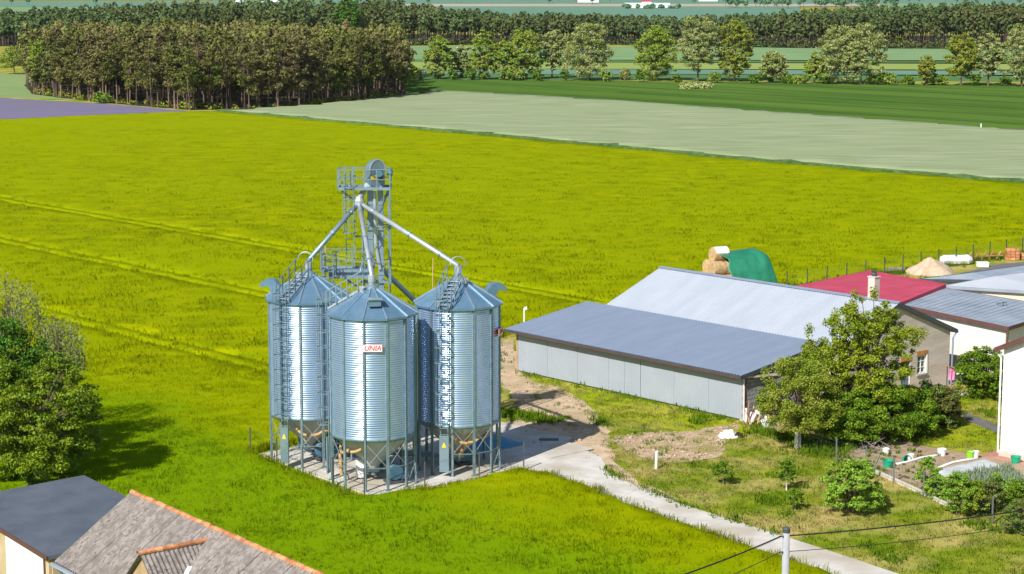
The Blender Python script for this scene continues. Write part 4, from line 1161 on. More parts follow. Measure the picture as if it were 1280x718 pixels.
def sheet_mesh():
    mb = MB(); sw, sl = 1.02, 1.30
    o = Vector((0, 0, 0)); du = hd_ * sw; dvv = down * (sl / down.length); nr = Vector((0, 0, 1))
    n = 6; m = n * 4; k = 0
    for i in range(m + 1):
        hh = .034 * math.sin(2 * math.pi * i / 4)
        q = o + du * (i / m) + nr * hh
        mb.v.append(tuple(q)); mb.v.append(tuple(q + dvv))
    for i in range(m): mb.f.append((2 * i, 2 * i + 2, 2 * i + 3, 2 * i + 1))
    me = bpy.data.meshes.new('roof_sheet'); me.from_pydata(mb.v, [], mb.f); me.materials.append(M('asbestos')); me.update(); return me


sm = sheet_mesh(); rnd = random.Random(8)
rows = 4; dl_ = HW_ * math.sqrt(1 + pit * pit); dstep = (dl_ - 1.30) / (rows - 1)
dn = down.normalized()
for c_ in range(15):
    for r_ in range(rows):
        pos = HA + hd_ * (c_ * 1.045 + .02) + dn * (r_ * dstep) + Vector((0, 0, .06 + .012 * (rows - r_) + .006 * (c_ % 2)))
        put('roof_sheet', sm, old, pos - Vector(BASE[old.name]) + Vector((0, 0, rnd.uniform(0, .012))))
dk = MB(); dk.slab([HA, HB, HB + down * HW_, HA + down * HW_], .08); dk.build('roof_deck', 'dark_trim', old)
up2 = (-hn - Z3 * pit)
dk = MB(); dk.slab([HB, HA, HA + up2 * HW_, HB + up2 * HW_], .08); dk.build('roof_deck', 'asbestos', old)
rt = mk(lambda mb: (mb.add([tuple(hd_ * a + (hn * math.cos(t) + Z3 * math.sin(t)) * (.115 if a == 0 else .10)) for a in (0, .34) for t in np.linspace(-.35, math.pi + .35, 7)], [(i, i + 1, i + 8, i + 7) for i in range(6)] + [(6, 5, 4, 3, 2, 1, 0)])), 'ridge_clay')
k = 0
while k * .325 < L - .1:
    put('ridge_tile', rt, old, HA + hd_ * (k * .325) + Vector((0, 0, .05 + rnd.uniform(-.015, .02))) - Vector(BASE[old.name]), rnd.uniform(-.05, .05)); k += 1
# gable, walls, gutter
ev = HA + down * (HW_ - .3)
gm = MB(); wv = HW_ - .35; ez = 5.6 - .1 - wv * pit
P_ = [HA + hd_ * .15 + hn * wv, HA + hd_ * .15 - hn * wv]
gm.add([(P_[0].x, P_[0].y, 0), (P_[1].x, P_[1].y, 0), (P_[1].x, P_[1].y, ez), (HA.x + hd_.x * .15, HA.y + hd_.y * .15, 5.5), (P_[0].x, P_[0].y, ez)] + [(p[0] + hd_.x * .3, p[1] + hd_.y * .3, p[2]) for p in [(P_[0].x, P_[0].y, 0), (P_[1].x, P_[1].y, 0), (P_[1].x, P_[1].y, ez), (HA.x + hd_.x * .15, HA.y + hd_.y * .15, 5.5), (P_[0].x, P_[0].y, ez)]],
       [(0, 1, 2, 3, 4), (9, 8, 7, 6, 5), (0, 4, 9, 5), (1, 6, 7, 2)])
gm.build('gable_wall', 'pink_wall', old)
for sg in (1, -1):
    a = HA + hd_ * .2 + hn * wv * sg; c = HB + hn * wv * sg; q = hn * -.3 * sg
    MB().hexa([(a.x, a.y, 0), (c.x, c.y, 0), (c.x + q.x, c.y + q.y, 0), (a.x + q.x, a.y + q.y, 0)], [(a.x, a.y, ez), (c.x, c.y, ez), (c.x + q.x, c.y + q.y, ez), (a.x + q.x, a.y + q.y, ez)]).build('wall', 'pink_wall', old)
ga = HA + down * (HW_ + .07) + Z3 * .02; gb_ = HB + down * (HW_ + .07) + Z3 * .02
MB().bar(ga - hd_ * .1, gb_, .14, .11).build('gutter', 'grey_roof', old)
MB().tube([ga + hd_ * .25, ga + hd_ * .25 - hn * .3 - Z3 * .4, Vector((ga.x, ga.y, .1)) + hd_ * .25 - hn * .3], .055, 8).build('downpipe', 'door_blue', old)
# dormer: gablet whose ridge runs out from the slope
dt = 7.0                                    # distance along the ridge
dz = 5.27                                    # height of the dormer ridge
s0 = (5.6 - dz) / pit                        # where it meets the slope
D0 = HA + hd_ * dt + hn * (s0 - .12); D0.z = dz
D1 = HA + hd_ * (dt + .0) + hn * (s0 + 2.75); D1.z = dz + .0
dh, dw = 1.45, 1.55                           # eave drop, half width
dorm = MB().bar(D0, D1 - hn * .25, .12, .12).build('dormer', 'wood', old)
for sg in (1, -1):
    mb = MB(); nW = 15
    e_ = hd_ * sg * dw - Z3 * dh
    m_ = nW * 4
    for i in range(m_ + 1):
        f = i / m_; base = D0.lerp(D1, f) + Z3 * (.05 + .03 * math.sin(2 * math.pi * i / 4))
        # sheet stops where it runs into the main slope
        s_at = s0 - .12 + 2.87 * f
        # along t in 0..1 point = base + e*t ; slope height there = 5.6 - pit*s
        hmain = 5.6 - pit * s_at
        tmax = min(1.0, max(.02, (dz - hmain + .03) / dh + .12)) if dz - hmain < dh else 1.0
        mb.v.append(tuple(base)); mb.v.append(tuple(base + e_ * tmax))
    for i in range(m_):
        mb.f.append((2 * i, 2 * i + 2, 2 * i + 3, 2 * i + 1) if sg > 0 else (2 * i + 1, 2 * i + 3, 2 * i + 2, 2 * i))
    mb.build('dormer_sheet', 'asbestos', dorm)
fw_ = D1 - hn * .22
MB().add([tuple(fw_ - Z3 * .02), tuple(fw_ + hd_ * dw - Z3 * (dh + .02)), tuple(fw_ - hd_ * dw - Z3 * (dh + .02)), tuple(fw_ - hn * .1 - Z3 * .02), tuple(fw_ + hd_ * dw - hn * .1 - Z3 * (dh + .02)), tuple(fw_ - hd_ * dw - hn * .1 - Z3 * (dh + .02))],
         [(0, 1, 2), (5, 4, 3), (0, 3, 4, 1), (1, 4, 5, 2), (2, 5, 3, 0)]).build('dormer_front', 'wood', dorm)
k = 0
while k * .325 < (D1 - D0).length - .05:
    mb = MB(); a = D0 + hn * (k * .325)
    mb.add([tuple(hn * q + (hd_ * math.cos(t) + Z3 * math.sin(t)) * (.11 if q == 0 else .095)) for q in (0, .34) for t in np.linspace(-.35, math.pi + .35, 7)], [(i, i + 1, i + 8, i + 7) for i in range(6)])
    me = shared('drt', lambda: mk(lambda m__: m__.add(mb.v, mb.f), 'ridge_clay'))
    put('ridge_tile', me, dorm, a + Z3 * .06 - Vector(BASE[old.name])); k += 1
MB().bar(HA + hd_ * (dt + .75) + hn * (s0 + 1.1) + Z3 * (dz - 5.6 - 1.1 * pit + .16), HA + hd_ * (dt + dw + .1) + hn * (s0 + 2.25) + Z3 * (dz - 5.6 - 2.25 * pit + .16), .18, .02).build('flashing', 'white_film', dorm)

# ------------------------------------------------------------------ vegetation
def rdirs(rng, n):
    d = rng.normal(size=(n, 3)); return d / np.linalg.norm(d, axis=1)[:, None]


def leaf_quads(rng, C, Nn, size, asp=0.62):
    n = len(C)
    T = rdirs(rng, n); T -= Nn * np.sum(T * Nn, 1)[:, None]; T /= np.linalg.norm(T, axis=1)[:, None] + 1e-9
    B = np.cross(Nn, T); s = (size * rng.uniform(.6, 1.35, n))[:, None]
    V = np.empty((n, 4, 3))
    V[:, 0] = C - T * s * .5; V[:, 1] = C + B * s * asp * .5 + Nn * s * .08; V[:, 2] = C + T * s * .5; V[:, 3] = C - B * s * asp * .5 + Nn * s * .08
    return V.reshape(-1, 3), np.arange(n * 4).reshape(-1, 4)


def blob_leaves(rng, blobs, n, size, fill=.5, jit=.8, up=.35):
    blobs = np.asarray(blobs, float)
    w = blobs[:, 3] * blobs[:, 4] + blobs[:, 3] * blobs[:, 5]; w = w / w.sum()
    k = rng.choice(len(blobs), n, p=w); d = rdirs(rng, n)
    r = fill + (1.06 - fill) * rng.uniform(0, 1, n) ** .6
    C = blobs[k, :3] + d * blobs[k, 3:6] * r[:, None]
    Nn = d + rdirs(rng, n) * jit + np.array([0, 0, up]); Nn /= np.linalg.norm(Nn, axis=1)[:, None]
    return leaf_quads(rng, C, Nn, size)


def crown_blobs(rng, c, R, n, rmin, rmax, shell=.62, flat=1.0, low=-.7, gap=.16):
    """leafy sprays through the crown's volume, gathered in clumps with voids between"""
    out = []; tries = 0; R = np.array(R); fr = 2.6 / max(R); off = rng.uniform(0, 50, 3); n = n * 5
    while len(out) < n and tries < n * 30:
        tries += 1
        d = rng.normal(size=3); d /= np.linalg.norm(d); f = rng.uniform(.12, 1) ** (1 / 2.4)
        q = d * f
        if low <= -.9 and q[2] < 0:                     # crown that stays broad down to the ground
            h = math.hypot(q[0], q[1]) + 1e-6; k = min(1.0, h * 1.35) / h * rng.uniform(.75, 1); q = np.array([q[0] * k, q[1] * k, q[2]])
        elif q[2] < low: continue
        p = np.array(c) + q * R
        if noise.noise(Vector(tuple(p * fr + off))) + .45 * noise.noise(Vector(tuple(p * fr * 2.3 + off))) < -gap + .30 * (f - .8): continue
        r = rng.uniform(rmin, rmax) * .52
        e = rng.uniform(.7, 1.5)
        out.append((p[0], p[1], p[2], r * e, r / e ** .5, r * flat * rng.uniform(.5, .9)))
    return out


def limbs(mb, rng, base, top, r0, targets, n=7, wob=.12):
    base, top = Vector(base), Vector(top); pts = []
    for i in range(6):
        f = i / 5; p = base.lerp(top, f)
        if 0 < i: p += Vector((rng.uniform(-1, 1), rng.uniform(-1, 1), 0)) * wob * f
        pts.append(p)
    mb.tube(pts, [r0 * (1.25 if i == 0 else 1) * (1 - .62 * i / 5) for i in range(6)], n)
    for t in targets:
        t = Vector(t); f = min(.95, max(.35, rng.uniform(.4, .9))); i = f * 5; k = int(i)
        p = pts[k].lerp(pts[min(5, k + 1)], i - k); rr = r0 * (1 - .62 * f) * .55
        mid = p.lerp(t, .5) + Vector((0, 0, (t - p).length * .08)) + Vector((rng.uniform(-1, 1), rng.uniform(-1, 1), 0)) * wob
        mb.tube([p, mid, t], [rr, rr * .65, rr * .25], 5)


def tree(name, label, cat, loc, H, R, leafm, seed, n=4000, leaf=.2, trunk_h=.3, nb=22, br=(.22, .38), trunk_r=None, barkm='bark', group=None, shell=.6, fill=.05, cz=None, flat=.85, stems=1, Rz=None, jit=1.1, limewash=0, low=-.7, extra=None, gap=.16):
    rng = np.random.default_rng(seed); R *= 1.0 if low <= -.9 else 1.12; n = int(n * 2.9); leaf *= .64
    t = thing(name, label, cat, tuple(loc)[:2] + (0,), group)
    th = H * trunk_h; rz = Rz or (H - th) / 2; c = (0, 0, cz or th + rz * .98)
    bl = crown_blobs(rng, c, (R, R, rz), nb, br[0] * R, br[1] * R, shell, flat, low, gap)
    if extra: bl += extra
    V, Q = blob_leaves(rng, bl, n, leaf, fill, jit)
    V[:, 2] = np.maximum(V[:, 2], .03)
    cr = link('crown', fast_mesh('crown', V, Q, leafm), t)
    mb = MB(); tr = trunk_r or H * .022
    tg = [b[:3] for b in bl[::5]]
    for s in range(stems):
        a = 2 * math.pi * s / max(1, stems) + seed; off = (math.cos(a) * tr * 1.6, math.sin(a) * tr * 1.6, 0) if stems > 1 else (0, 0, 0)
        limbs(mb, rng, (off[0], off[1], -.1), (off[0] * 6, off[1] * 6, th + rz * 1.2), tr, tg[s::stems], wob=.03 * H)
    mb.build('trunk', barkm, t, local=True)
    if limewash:
        MB().tube([(0, 0, .0), (0, 0, limewash)], [tr * 1.32, tr * 1.12], 10).build('limewash', 'limewash', t, local=True)
    return t


# big trees at the left edge
tree('maple_tree', 'bright green maple tree beside the felt roofed shed', 'tree', (-24.6, 100.6, 0), 7.4, 3.5, 'leaf_maple', 11, n=17000, leaf=.22, trunk_h=.01, nb=60, br=(.17, .28), shell=.5, flat=.75, low=-1)
tree('dark_tree', 'dark green broadleaf tree at the left edge', 'tree', (-28.6, 104.5, 0), 8.4, 3.6, 'leaf_dark', 12, n=14000, leaf=.26, trunk_h=.1, nb=40, br=(.2, .32), shell=.5)


def weeping(name, label, loc, H, R, leafm, seed, n=3600):
    rng = np.random.default_rng(seed); t = thing(name, label, 'tree', tuple(loc)[:2] + (0,))
    Cs, Ns = [], []; mb = MB(); tips = []
    for k in range(46):
        a = rng.uniform(0, 2 * math.pi); r = R * math.sqrt(rng.uniform(.05, 1)); zt_ = H * (.72 + .28 * math.sqrt(max(0, 1 - (r / R) ** 2))) + rng.uniform(-.4, .2)
        L = rng.uniform(.18, .34) * H
        tip = np.array([math.cos(a) * r, math.sin(a) * r, zt_]); tips.append(tuple(tip))
        m = n // 46; f = rng.uniform(0, 1, m)
        drift = np.array([math.cos(a), math.sin(a), 0]) * .5
        C = tip + drift * f[:, None] - np.array([0, 0, 1]) * (L * f)[:, None] + rng.normal(size=(m, 3)) * (.10 + .16 * (1 - f))[:, None]
        Cs.append(C); Nn = rdirs(rng, m); Nn[:, 2] *= .3; Ns.append(Nn / np.linalg.norm(Nn, axis=1)[:, None])
    V, Q = leaf_quads(rng, np.concatenate(Cs), np.concatenate(Ns), .17, .4)
    link('crown', fast_mesh('crown', V, Q, leafm), t)
    limbs(mb, rng, (0, 0, -.1), (0, 0, H * .80), .16, tips[::4], wob=.3)
    mb.build('trunk', 'bark', t, local=True)


weeping('weeping_birch', 'sparse grey green weeping birch above the dark tree', (-28.0, 109.0), 9.9, 2.0, 'leaf_grey', 13)
weeping('weeping_birch', 'drooping grey birch branch tree just right of the dark tree', (-24.9, 107.6), 7.7, 1.25, 'leaf_grey', 14, 2400)

# garden trees and shrubs on the right
tree('willow_tree', 'round yellow green tree with a white limewashed trunk', 'tree', PX(997, 561), 5.35, 2.35, 'leaf_willow', 21, gap=.35, n=14000, leaf=.16, trunk_h=.20, nb=44, br=(.22, .34), shell=.35, limewash=.95, trunk_r=.15, low=-.9, flat=1.15)
tree('pear_tree', 'tall open crowned pear tree before the grey gable', 'tree', PX(1083, 545), 8.2, 2.9, 'leaf_pear', 22, n=15000, leaf=.20, trunk_h=.12, nb=60, br=(.14, .24), shell=.25, trunk_r=.16, low=-.9, gap=.34, flat=1.2, extra=[(-3.2, .6, 5.2, .38, .38, .4), (-2.9, .5, 4.4, .5, .5, .5), (-1.9, .2, 7.0, .35, .35, .5), (2.9, 0, 6.0, .5, .5, .4), (-.9, 0, 8.1, .3, .3, .5), (.2, 0, 8.3, .3, .3, .45), (-3.4, .3, 6.1, .3, .3, .5)])
tree('pear_tree', 'slender leafy tree between the limewashed trunk and the pear tree', 'tree', PX(1040, 535), 5.9, 1.7, 'leaf_pear', 23, n=5000, leaf=.18, trunk_h=.2, nb=26, br=(.2, .34), shell=.3, trunk_r=.1)
for (x, y, h, r, m, sd, lb) in ((1060, 556, 3.3, 1.9, 'leaf_shrub', 31, 'dense dark green hazel bush next to the limewashed trunk'), (1105, 552, 3.5, 2.2, 'leaf_shrub', 32, 'largest dense green bush below the grey gable'), (1138, 545, 3.0, 1.7, 'leaf_shrub', 33, 'dense green bush between the largest bush and the reddish one'), (1168, 534, 2.7, 1.55, 'leaf_rust', 34, 'green bush with rusty red leaves below the grey gable corner')):
    tree('hazel_bush', lb, 'bush', PX(x, y), h, r, m, sd, n=7500, leaf=.19, trunk_h=.02, nb=30, br=(.25, .4), stems=4, trunk_r=.05, group='bushes behind the vegetable bed', low=-1, Rz=h * .52, cz=h * .5)
tree('fruit_bush', 'round bright leafy bush standing alone on the rough lawn', 'bush', PX(1064, 642), 2.9, 1.5, 'leaf_lime', 35, n=5200, leaf=.19, trunk_h=.06, nb=30, br=(.2, .36), stems=4, trunk_r=.05, low=-1, shell=.5)
tree('apple_tree', 'leafy tree in the yard beside the white house', 'tree', PX(1228, 498), 3.3, 1.75, 'leaf_shrub', 36, n=6500, leaf=.2, trunk_h=.06, nb=30, br=(.25, .4), trunk_r=.09, low=-1)
tree('laurel_bush', 'low green bush against the white house wall', 'bush', PX(1247, 502), 1.7, .8, 'leaf_shrub', 37, n=2000, leaf=.17, trunk_h=.02, nb=14, stems=3, trunk_r=.03, low=-1)
for (x, y, h, r, sd, lb, lw) in ((983, 613, 1.75, .55, 41, 'young fruit tree with pale trunk on the rough lawn', .35), (994, 638, 1.15, .38, 42, 'small leafy sapling in front of the young fruit tree', 0), (904, 606, 1.25, .5, 43, 'small sapling near the rubble patch', 0), (1004, 522, 1.1, .7, 44, 'weedy elder sapling by the shed end', 0)):
    tree('sapling', lb, 'sapling', PX(x, y), h, r, 'leaf_shrub', sd, n=900, leaf=.13, trunk_h=.18, nb=12, br=(.3, .5), trunk_r=.03, group='saplings on the rough lawn', limewash=lw, barkm='pale_bark')
for (x, y, h, r, m, sd, lb) in ((1160, 615, 1.9, .62, 'leaf_lime', 51, 'narrow lime green shrub by the garden fence post'), (1170, 624, 1.3, .6, 'leaf_lime', 58, 'low lime green shrub at the foot of the narrow one'), (1197, 644, 2.3, .95, 'leaf_lime', 52, 'tallest lime topped shrub of the garden hedge'), (1213, 645, 1.9, .8, 'leaf_willow', 53, 'willow green shrub in the garden hedge'), (1232, 640, 1.7, .9, 'leaf_rust', 54, 'brownish shrub in the middle of the garden hedge'), (1255, 634, 1.8, .85, 'leaf_lime', 55, 'lime green shrub near the right end of the garden hedge'), (1276, 640, 1.6, .9, 'leaf_shrub', 56, 'dark shrub at the right end of the garden hedge'), (1274, 668, 1.7, .8, 'leaf_rust', 57, 'brownish shrub below the garden hedge at the right edge')):
    tree('hedge_shrub', lb, 'shrub', PX(x, y), h, r, m, sd, n=2400, leaf=.14, trunk_h=.02, nb=18, br=(.25, .45), stems=3, trunk_r=.03, group='garden hedge shrubs', low=-1)
# half dead bush with bare branches in the bed
db_ = MB(); rng = np.random.default_rng(5)
for k in range(9):
    a = rng.uniform(0, 6.3); L = rng.uniform(.9, 1.9); db_.tube([(0, 0, 0), (math.cos(a) * .25, math.sin(a) * .25, L * .5), (math.cos(a) * .6, math.sin(a) * .6, L)], [.035, .022, .008], 5)
o = db_.build('bare_bush', 'pale_bark'); o.location = PX(1090, 598); tag(o, 'bare branched dead bush at the edge of the vegetable bed', 'bush')
bp = MB()
for k in range(26):
    a = rng.uniform(0, 6.3); r = rng.uniform(0, 1.3); p = np.array([math.cos(a) * r, math.sin(a) * r * .6, rng.uniform(.05, .35)]); d = rng.normal(size=3) * np.array([.8, .5, .35])
    bp.tube([p, p + d * .6, p + d * 1.1 + np.array([0, 0, .1])], [.03, .022, .008], 4)
o = bp.build('brushwood_pile', 'pale_bark'); o.location = PX(1098, 563); tag(o, 'pile of cut branches under the bushes by the bed', 'brushwood')

# ---- tree row across the middle distance
ROW = [(548, 99, 45, 38, 'leaf_row'), (578, 98, 54, 24, 'leaf_blossom'), (606, 99.5, 38, 38, 'leaf_row'), (630, 100, 50, 34, 'leaf_row'), (655, 99.5, 36, 44, 'leaf_row'), (690, 98, 38, 36, 'leaf_blossom'), (735, 100.5, 28, 62, 'leaf_blossom'), (781, 100.5, 86, 14, 'leaf_blossom'), (820, 101, 34, 54, 'leaf_row'), (872, 102, 20, 52, 'leaf_blossom'), (918, 102, 22, 46, 'leaf_olive'), (966, 103.5, 63, 36, 'leaf_blossom'), (1018, 104.5, 66, 26, 'leaf_row'), (1048, 105, 32, 58, 'leaf_blossom'), (1076, 105.5, 30, 62, 'leaf_blossom'), (1158, 107, 68, 24, 'leaf_olive'), (1201, 107, 43, 44, 'leaf_olive'), (1235, 107.5, 42, 38, 'leaf_blossom'), (1277, 108.5, 30, 48, 'leaf_blossom')]
ROWL = ['green tree at the left end of the distant tree row', 'small pale tree second from the left in the distant row', 'tall yellow green tree third from the left in the distant row', 'shorter green tree filling the gap in the left part of the row', 'broad yellow green tree left of the slim pale one', 'slim pale blossoming tree with a visible trunk', 'big round cream blossoming tree left of the row centre', 'tiny pale bush between two big row trees', 'green spreading tree standing alone in the row centre', 'tallest pale blossoming tree of the distant row', 'olive green tree touching the tallest blossoming tree', 'small round blossoming tree right of the olive one', 'small green tree at the foot of the widest crown', 'left half of the widest blossoming crown in the row', 'right half of the widest blossoming crown in the row', 'thin sparse tree among low shrubs in the row', 'olive tree with clear trunk toward the right end of the row', 'pale tree beside the olive tree toward the right end', 'blossoming tree cut by the right edge of the picture']
ROWS = ['leftmost tree in the distant row', 'small pale second tree in the row', 'tall third tree in the row', 'shorter green tree in the row', 'broad yellow green row tree', 'slim pale row tree', 'big round cream row tree', 'tiny pale bush in the row', 'lone spreading green row tree', 'tallest blossoming row tree', 'olive row tree beside the tallest', 'small round blossoming row tree', 'small tree by the widest crown', 'widest crown left half', 'widest crown in the row', 'thin sparse row tree', 'olive row tree with clear trunk', 'pale tree near the right end', 'blossoming tree at the right edge']
for i, (x, yb, yt, wd, m) in enumerate(ROW):
    p = PX(x, yb); sc = FOC / p.y; h = (yb - yt) / sc * 1.02; r = wd / sc / 2 * .98
    tree('row_tree', ROWL[i], 'tree', p, h, r, m, 100 + i, n=int(900 + 90 * wd), leaf=.62, trunk_h=.02 if i not in (5, 9, 16, 17) else .16, nb=int(22 + wd * .6), br=(.2, .36), shell=.4, trunk_r=.25, group='trees in the distant row', low=-.9)
SEEN = set(); rng = np.random.default_rng(9)
for i, (x, w_) in enumerate(((522, 16), (566, 14), (590, 16), (642, 20), (672, 16), (706, 12), (757, 18), (800, 12), (846, 14), (893, 16), (944, 18), (985, 18), (1000, 20), (1032, 22), (1095, 26), (1112, 20), (1136, 18), (1170, 22), (1180, 12), (1218, 14), (1256, 16))):
    p = PX(x, 99.5 + (x - 520) / 760 * 8.5); sc = FOC / p.y
    j_ = min(range(len(ROW)), key=lambda q_: abs(ROW[q_][0] - x)); BL = 'low bush just %s of the %s' % ('left' if x < ROW[j_][0] else 'right', ROWS[j_])
    BL = BL.replace('low bush', 'second low bush') if BL in SEEN else BL; SEEN.add(BL)
    tree('row_bush', BL, 'bush', p, rng.uniform(10, 18) / sc, w_ / sc / 2, 'leaf_shrub' if i % 3 else 'leaf_row', 200 + i, n=420, leaf=.6, trunk_h=.02, nb=9, br=(.3, .5), trunk_r=.08, group='bushes under the distant tree row', low=-1)
p = PX(18, 93); tree('row_tree', 'pale green tree on the meadow left of the pine grove', 'tree', p, 7.8, 4.2, 'leaf_row', 301, n=2600, leaf=.6, trunk_h=.15, nb=24, trunk_r=.2, low=-.8)
p = PX(127, 129.5); tree('edge_bush', 'single bright green bush before the pine trunks', 'bush', p, 2.6, 1.9, 'leaf_lime', 302, n=1100, leaf=.4, trunk_h=.02, nb=14, trunk_r=.06, low=-1)
p = PX(1121, 60); tree('edge_tree', 'bright green broadleaf tree at the foot of the far pine wood', 'tree', p, 5.2, 3.2, 'leaf_maple', 303, n=900, leaf=.8, trunk_h=.1, nb=14, trunk_r=.12, low=-1)
p = PX(437, 58); tree('edge_tree', 'tall deep green broadleaf tree rising over the pine wood', 'tree', p, 21, 5.0, 'leaf_dark', 304, n=2200, leaf=1.1, trunk_h=.2, nb=34, trunk_r=.3, low=-.9)


# ---- pine grove
def pine_meshes(seed, H, leafm='needle', n=1200, leaf=.55):
    rng = np.random.default_rng(seed); bl = []
    R = rng.uniform(2.4, 3.7); z0 = H * rng.uniform(.28, .50)
    nbl = rng.integers(15, 22)
    for k in range(nbl):
        f = k / (nbl - 1); z = z0 + (H - z0 - .5) * f
        rr = R * (math.sin(math.pi * min(1, .18 + .80 * f)) ** .8) * rng.uniform(.25, 1.0); a = rng.uniform(0, 6.3)
        b = rng.uniform(.6, 1.4) * (1 - .3 * f)
        bl.append((math.cos(a) * rr, math.sin(a) * rr, z, b, b, b * .62))
    V, Q = blob_leaves(rng, bl, n, leaf, .15, 1.2, .15)
    cm = fast_mesh('crown', V, Q, leafm)
    mb = MB(); limbs(mb, rng, (0, 0, -.1), (rng.uniform(-.4, .4), rng.uniform(-.4, .4), H * .93), .165, [b[:3] for b in bl[::2]], n=6, wob=.3)
    for k in range(5):
        a = rng.uniform(0, 6.3); z = rng.uniform(.25, .5) * H; L = rng.uniform(.6, 1.6)
        mb.tube([(0, 0, z), (math.cos(a) * L, math.sin(a) * L, z + .1)], [.035, .01], 4)
    tm = bpy.data.meshes.new('trunk'); tm.from_pydata(mb.v, [], mb.f); tm.materials.append(M('pine_bark')); tm.update()
    return tm, cm


PV = [pine_meshes(500 + k, h) for k, h in enumerate((14.0, 12.4, 13.3, 11.2, 14.6, 12.8, 13.7, 11.8))]
GROVE = [PX(40, 118), PX(130, 129), PX(240, 138), PX(330, 136.5), PX(400, 132.5), PX(460, 127), PX(503, 121.5)]
GROVE = [Vector((p.x, p.y)) for p in GROVE]
gpoly = [(p.x, p.y) for p in GROVE] + [(-27, 500), (-31, 570), (-70, 620), (-135, 600), (-122, 500)]
rnd = random.Random(77); spots = []
for a, b in zip(GROVE[:-1], GROVE[1:]):                     # the front edge, trunk beside trunk
    L = (b - a).length; q = 0
    while q < L:
        p = a + (b - a) * (q / L); spots.append((p.x + rnd.uniform(-.5, .5), p.y + rnd.uniform(-1, 4.5), 1)); q += rnd.choice((.9, 1.6, 2.6, 3.4))
tries = 0; back = []
while tries < 9000:
    tries += 1
    x, y = rnd.uniform(-140, -10), rnd.uniform(402, 600)
    if not inside(gpoly, x, y): continue
    near = min((Vector((x, y)) - g_).length for g_ in (a_.lerp(b_, f_ / 6) for a_, b_ in zip(GROVE[:-1], GROVE[1:]) for f_ in range(7)))
    if near < 42 and len(spots) < 298:
        if all((x - s[0]) ** 2 + (y - s[1]) ** 2 > 2.5 ** 2 for s in spots): spots.append((x, y, 0))
    elif near >= 38:
        if all((x - s[0]) ** 2 + (y - s[1]) ** 2 > 3.6 ** 2 for s in back): back.append((x, y, rnd.uniform(11.0, 14.4) * (1 + .16 * noise.noise(Vector((x * .06, y * .06, 7))))))
for i, (x, y, edge) in enumerate(spots):
    t = thing('pine_tree', 'tall bare trunked pine along the near edge of the grove' if edge else 'pine standing inside the grove behind its edge trees', 'pine tree', (x, y, 0),
              'pines along the near edge of the grove' if edge else 'pines inside the grove', rnd.uniform(0, 6.3))
    s = rnd.uniform(.80, 1.08) * (1 + .16 * noise.noise(Vector((x * .06, y * .06, 7)))); t.scale = (s * rnd.uniform(.95, 1.2), s * rnd.uniform(.95, 1.2), s)
    tm, cm = PV[rnd.randrange(8)]
    put('trunk', tm, t); put('crown', cm, t)
# needle litter and undergrowth strip at the grove's foot
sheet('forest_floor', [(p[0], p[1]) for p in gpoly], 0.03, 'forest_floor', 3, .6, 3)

for (x, y, h, r, m, sd, lb) in ((54, 119, 12.5, 3.4, 'leaf_row', 311, 'yellow green broadleaf tree at the left corner of the pine grove'), (70, 121, 11.0, 2.6, 'leaf_grey', 312, 'brownish half bare tree beside the broadleaf tree at the grove corner'), (506, 120.5, 8.0, 2.4, 'leaf_olive', 313, 'short olive tree at the right end of the pine grove')):
    tree('edge_tree', lb, 'tree', PX(x, y), h, r, m, sd, n=1700, leaf=.6, trunk_h=.35, nb=26, trunk_r=.16, low=-.8)
rng = np.random.default_rng(61); bl = []
for a_, b_ in zip(GROVE[:-1], GROVE[1:]):
    for k in range(int((b_ - a_).length / 1.6)):
        q_ = a_.lerp(b_, rng.uniform()); r = rng.uniform(.4, 1.3) * (1.5 if rng.uniform() < .15 else 1); bl.append((q_.x + rng.uniform(-1, 1), q_.y + rng.uniform(.5, 7), r * .5, r * 1.3, r * 1.3, r * .8))
V, Q = blob_leaves(rng, bl, 5200, .5, .2); V[:, 2] = np.maximum(V[:, 2], .03); tag(link('undergrowth', fast_mesh('undergrowth', V, Q, 'leaf_olive')), 'patchy undergrowth between the trunks along the grove edge', 'undergrowth', kind='stuff')

# ---- far pine wood: one mass of trees
def wood(name, label, spots, leafm, seed, n=90, leaf=1.25):
    rng = np.random.default_rng(seed); VV, QQ = [], []; TV, TQ = [], []; nv = 0; nt = 0
    for (x, y, H) in spots:
        R = rng.uniform(1.9, 3.0); m = n
        f = rng.uniform(0, 1, m); a = rng.uniform(0, 6.3, m); z0 = H * rng.uniform(.38, .55)
        rr = R * np.sin(np.pi * np.clip(.15 + .82 * f, 0, 1)) ** .7 * rng.uniform(.2, 1, m) ** .5
        C = np.stack([x + np.cos(a) * rr, y + np.sin(a) * rr, z0 + (H - z0) * f], 1)
        Nn = np.stack([np.cos(a), np.sin(a), f * 1.0], 1) + rdirs(rng, m) * .8; Nn /= np.linalg.norm(Nn, axis=1)[:, None]
        V, Q = leaf_quads(rng, C, Nn, leaf, .8); VV.append(V); QQ.append(Q + nv); nv += len(V)
        r = .17; b = np.array([[x - r, y, 0], [x + r, y - r, 0], [x + r, y + r, 0], [x - r * .4, y, H * .85], [x + r * .4, y - r * .4, H * .85], [x + r * .4, y + r * .4, H * .85]])
        TV.append(b); TQ.append(np.array([[0, 1, 4, 3], [1, 2, 5, 4], [2, 0, 3, 5]]) + nt); nt += 6
    V = np.concatenate(VV + TV); Q = np.concatenate(QQ + [q + nv for q in TQ])
    me = fast_mesh(name, V, Q, leafm); me.materials.append(M('pine_bark'))
    mi = np.zeros(len(Q), np.int32); mi[sum(len(q) for q in QQ):] = 1; me.polygons.foreach_set('material_index', mi)
    return tag(link(name, me), label, 'wood', kind='stuff')


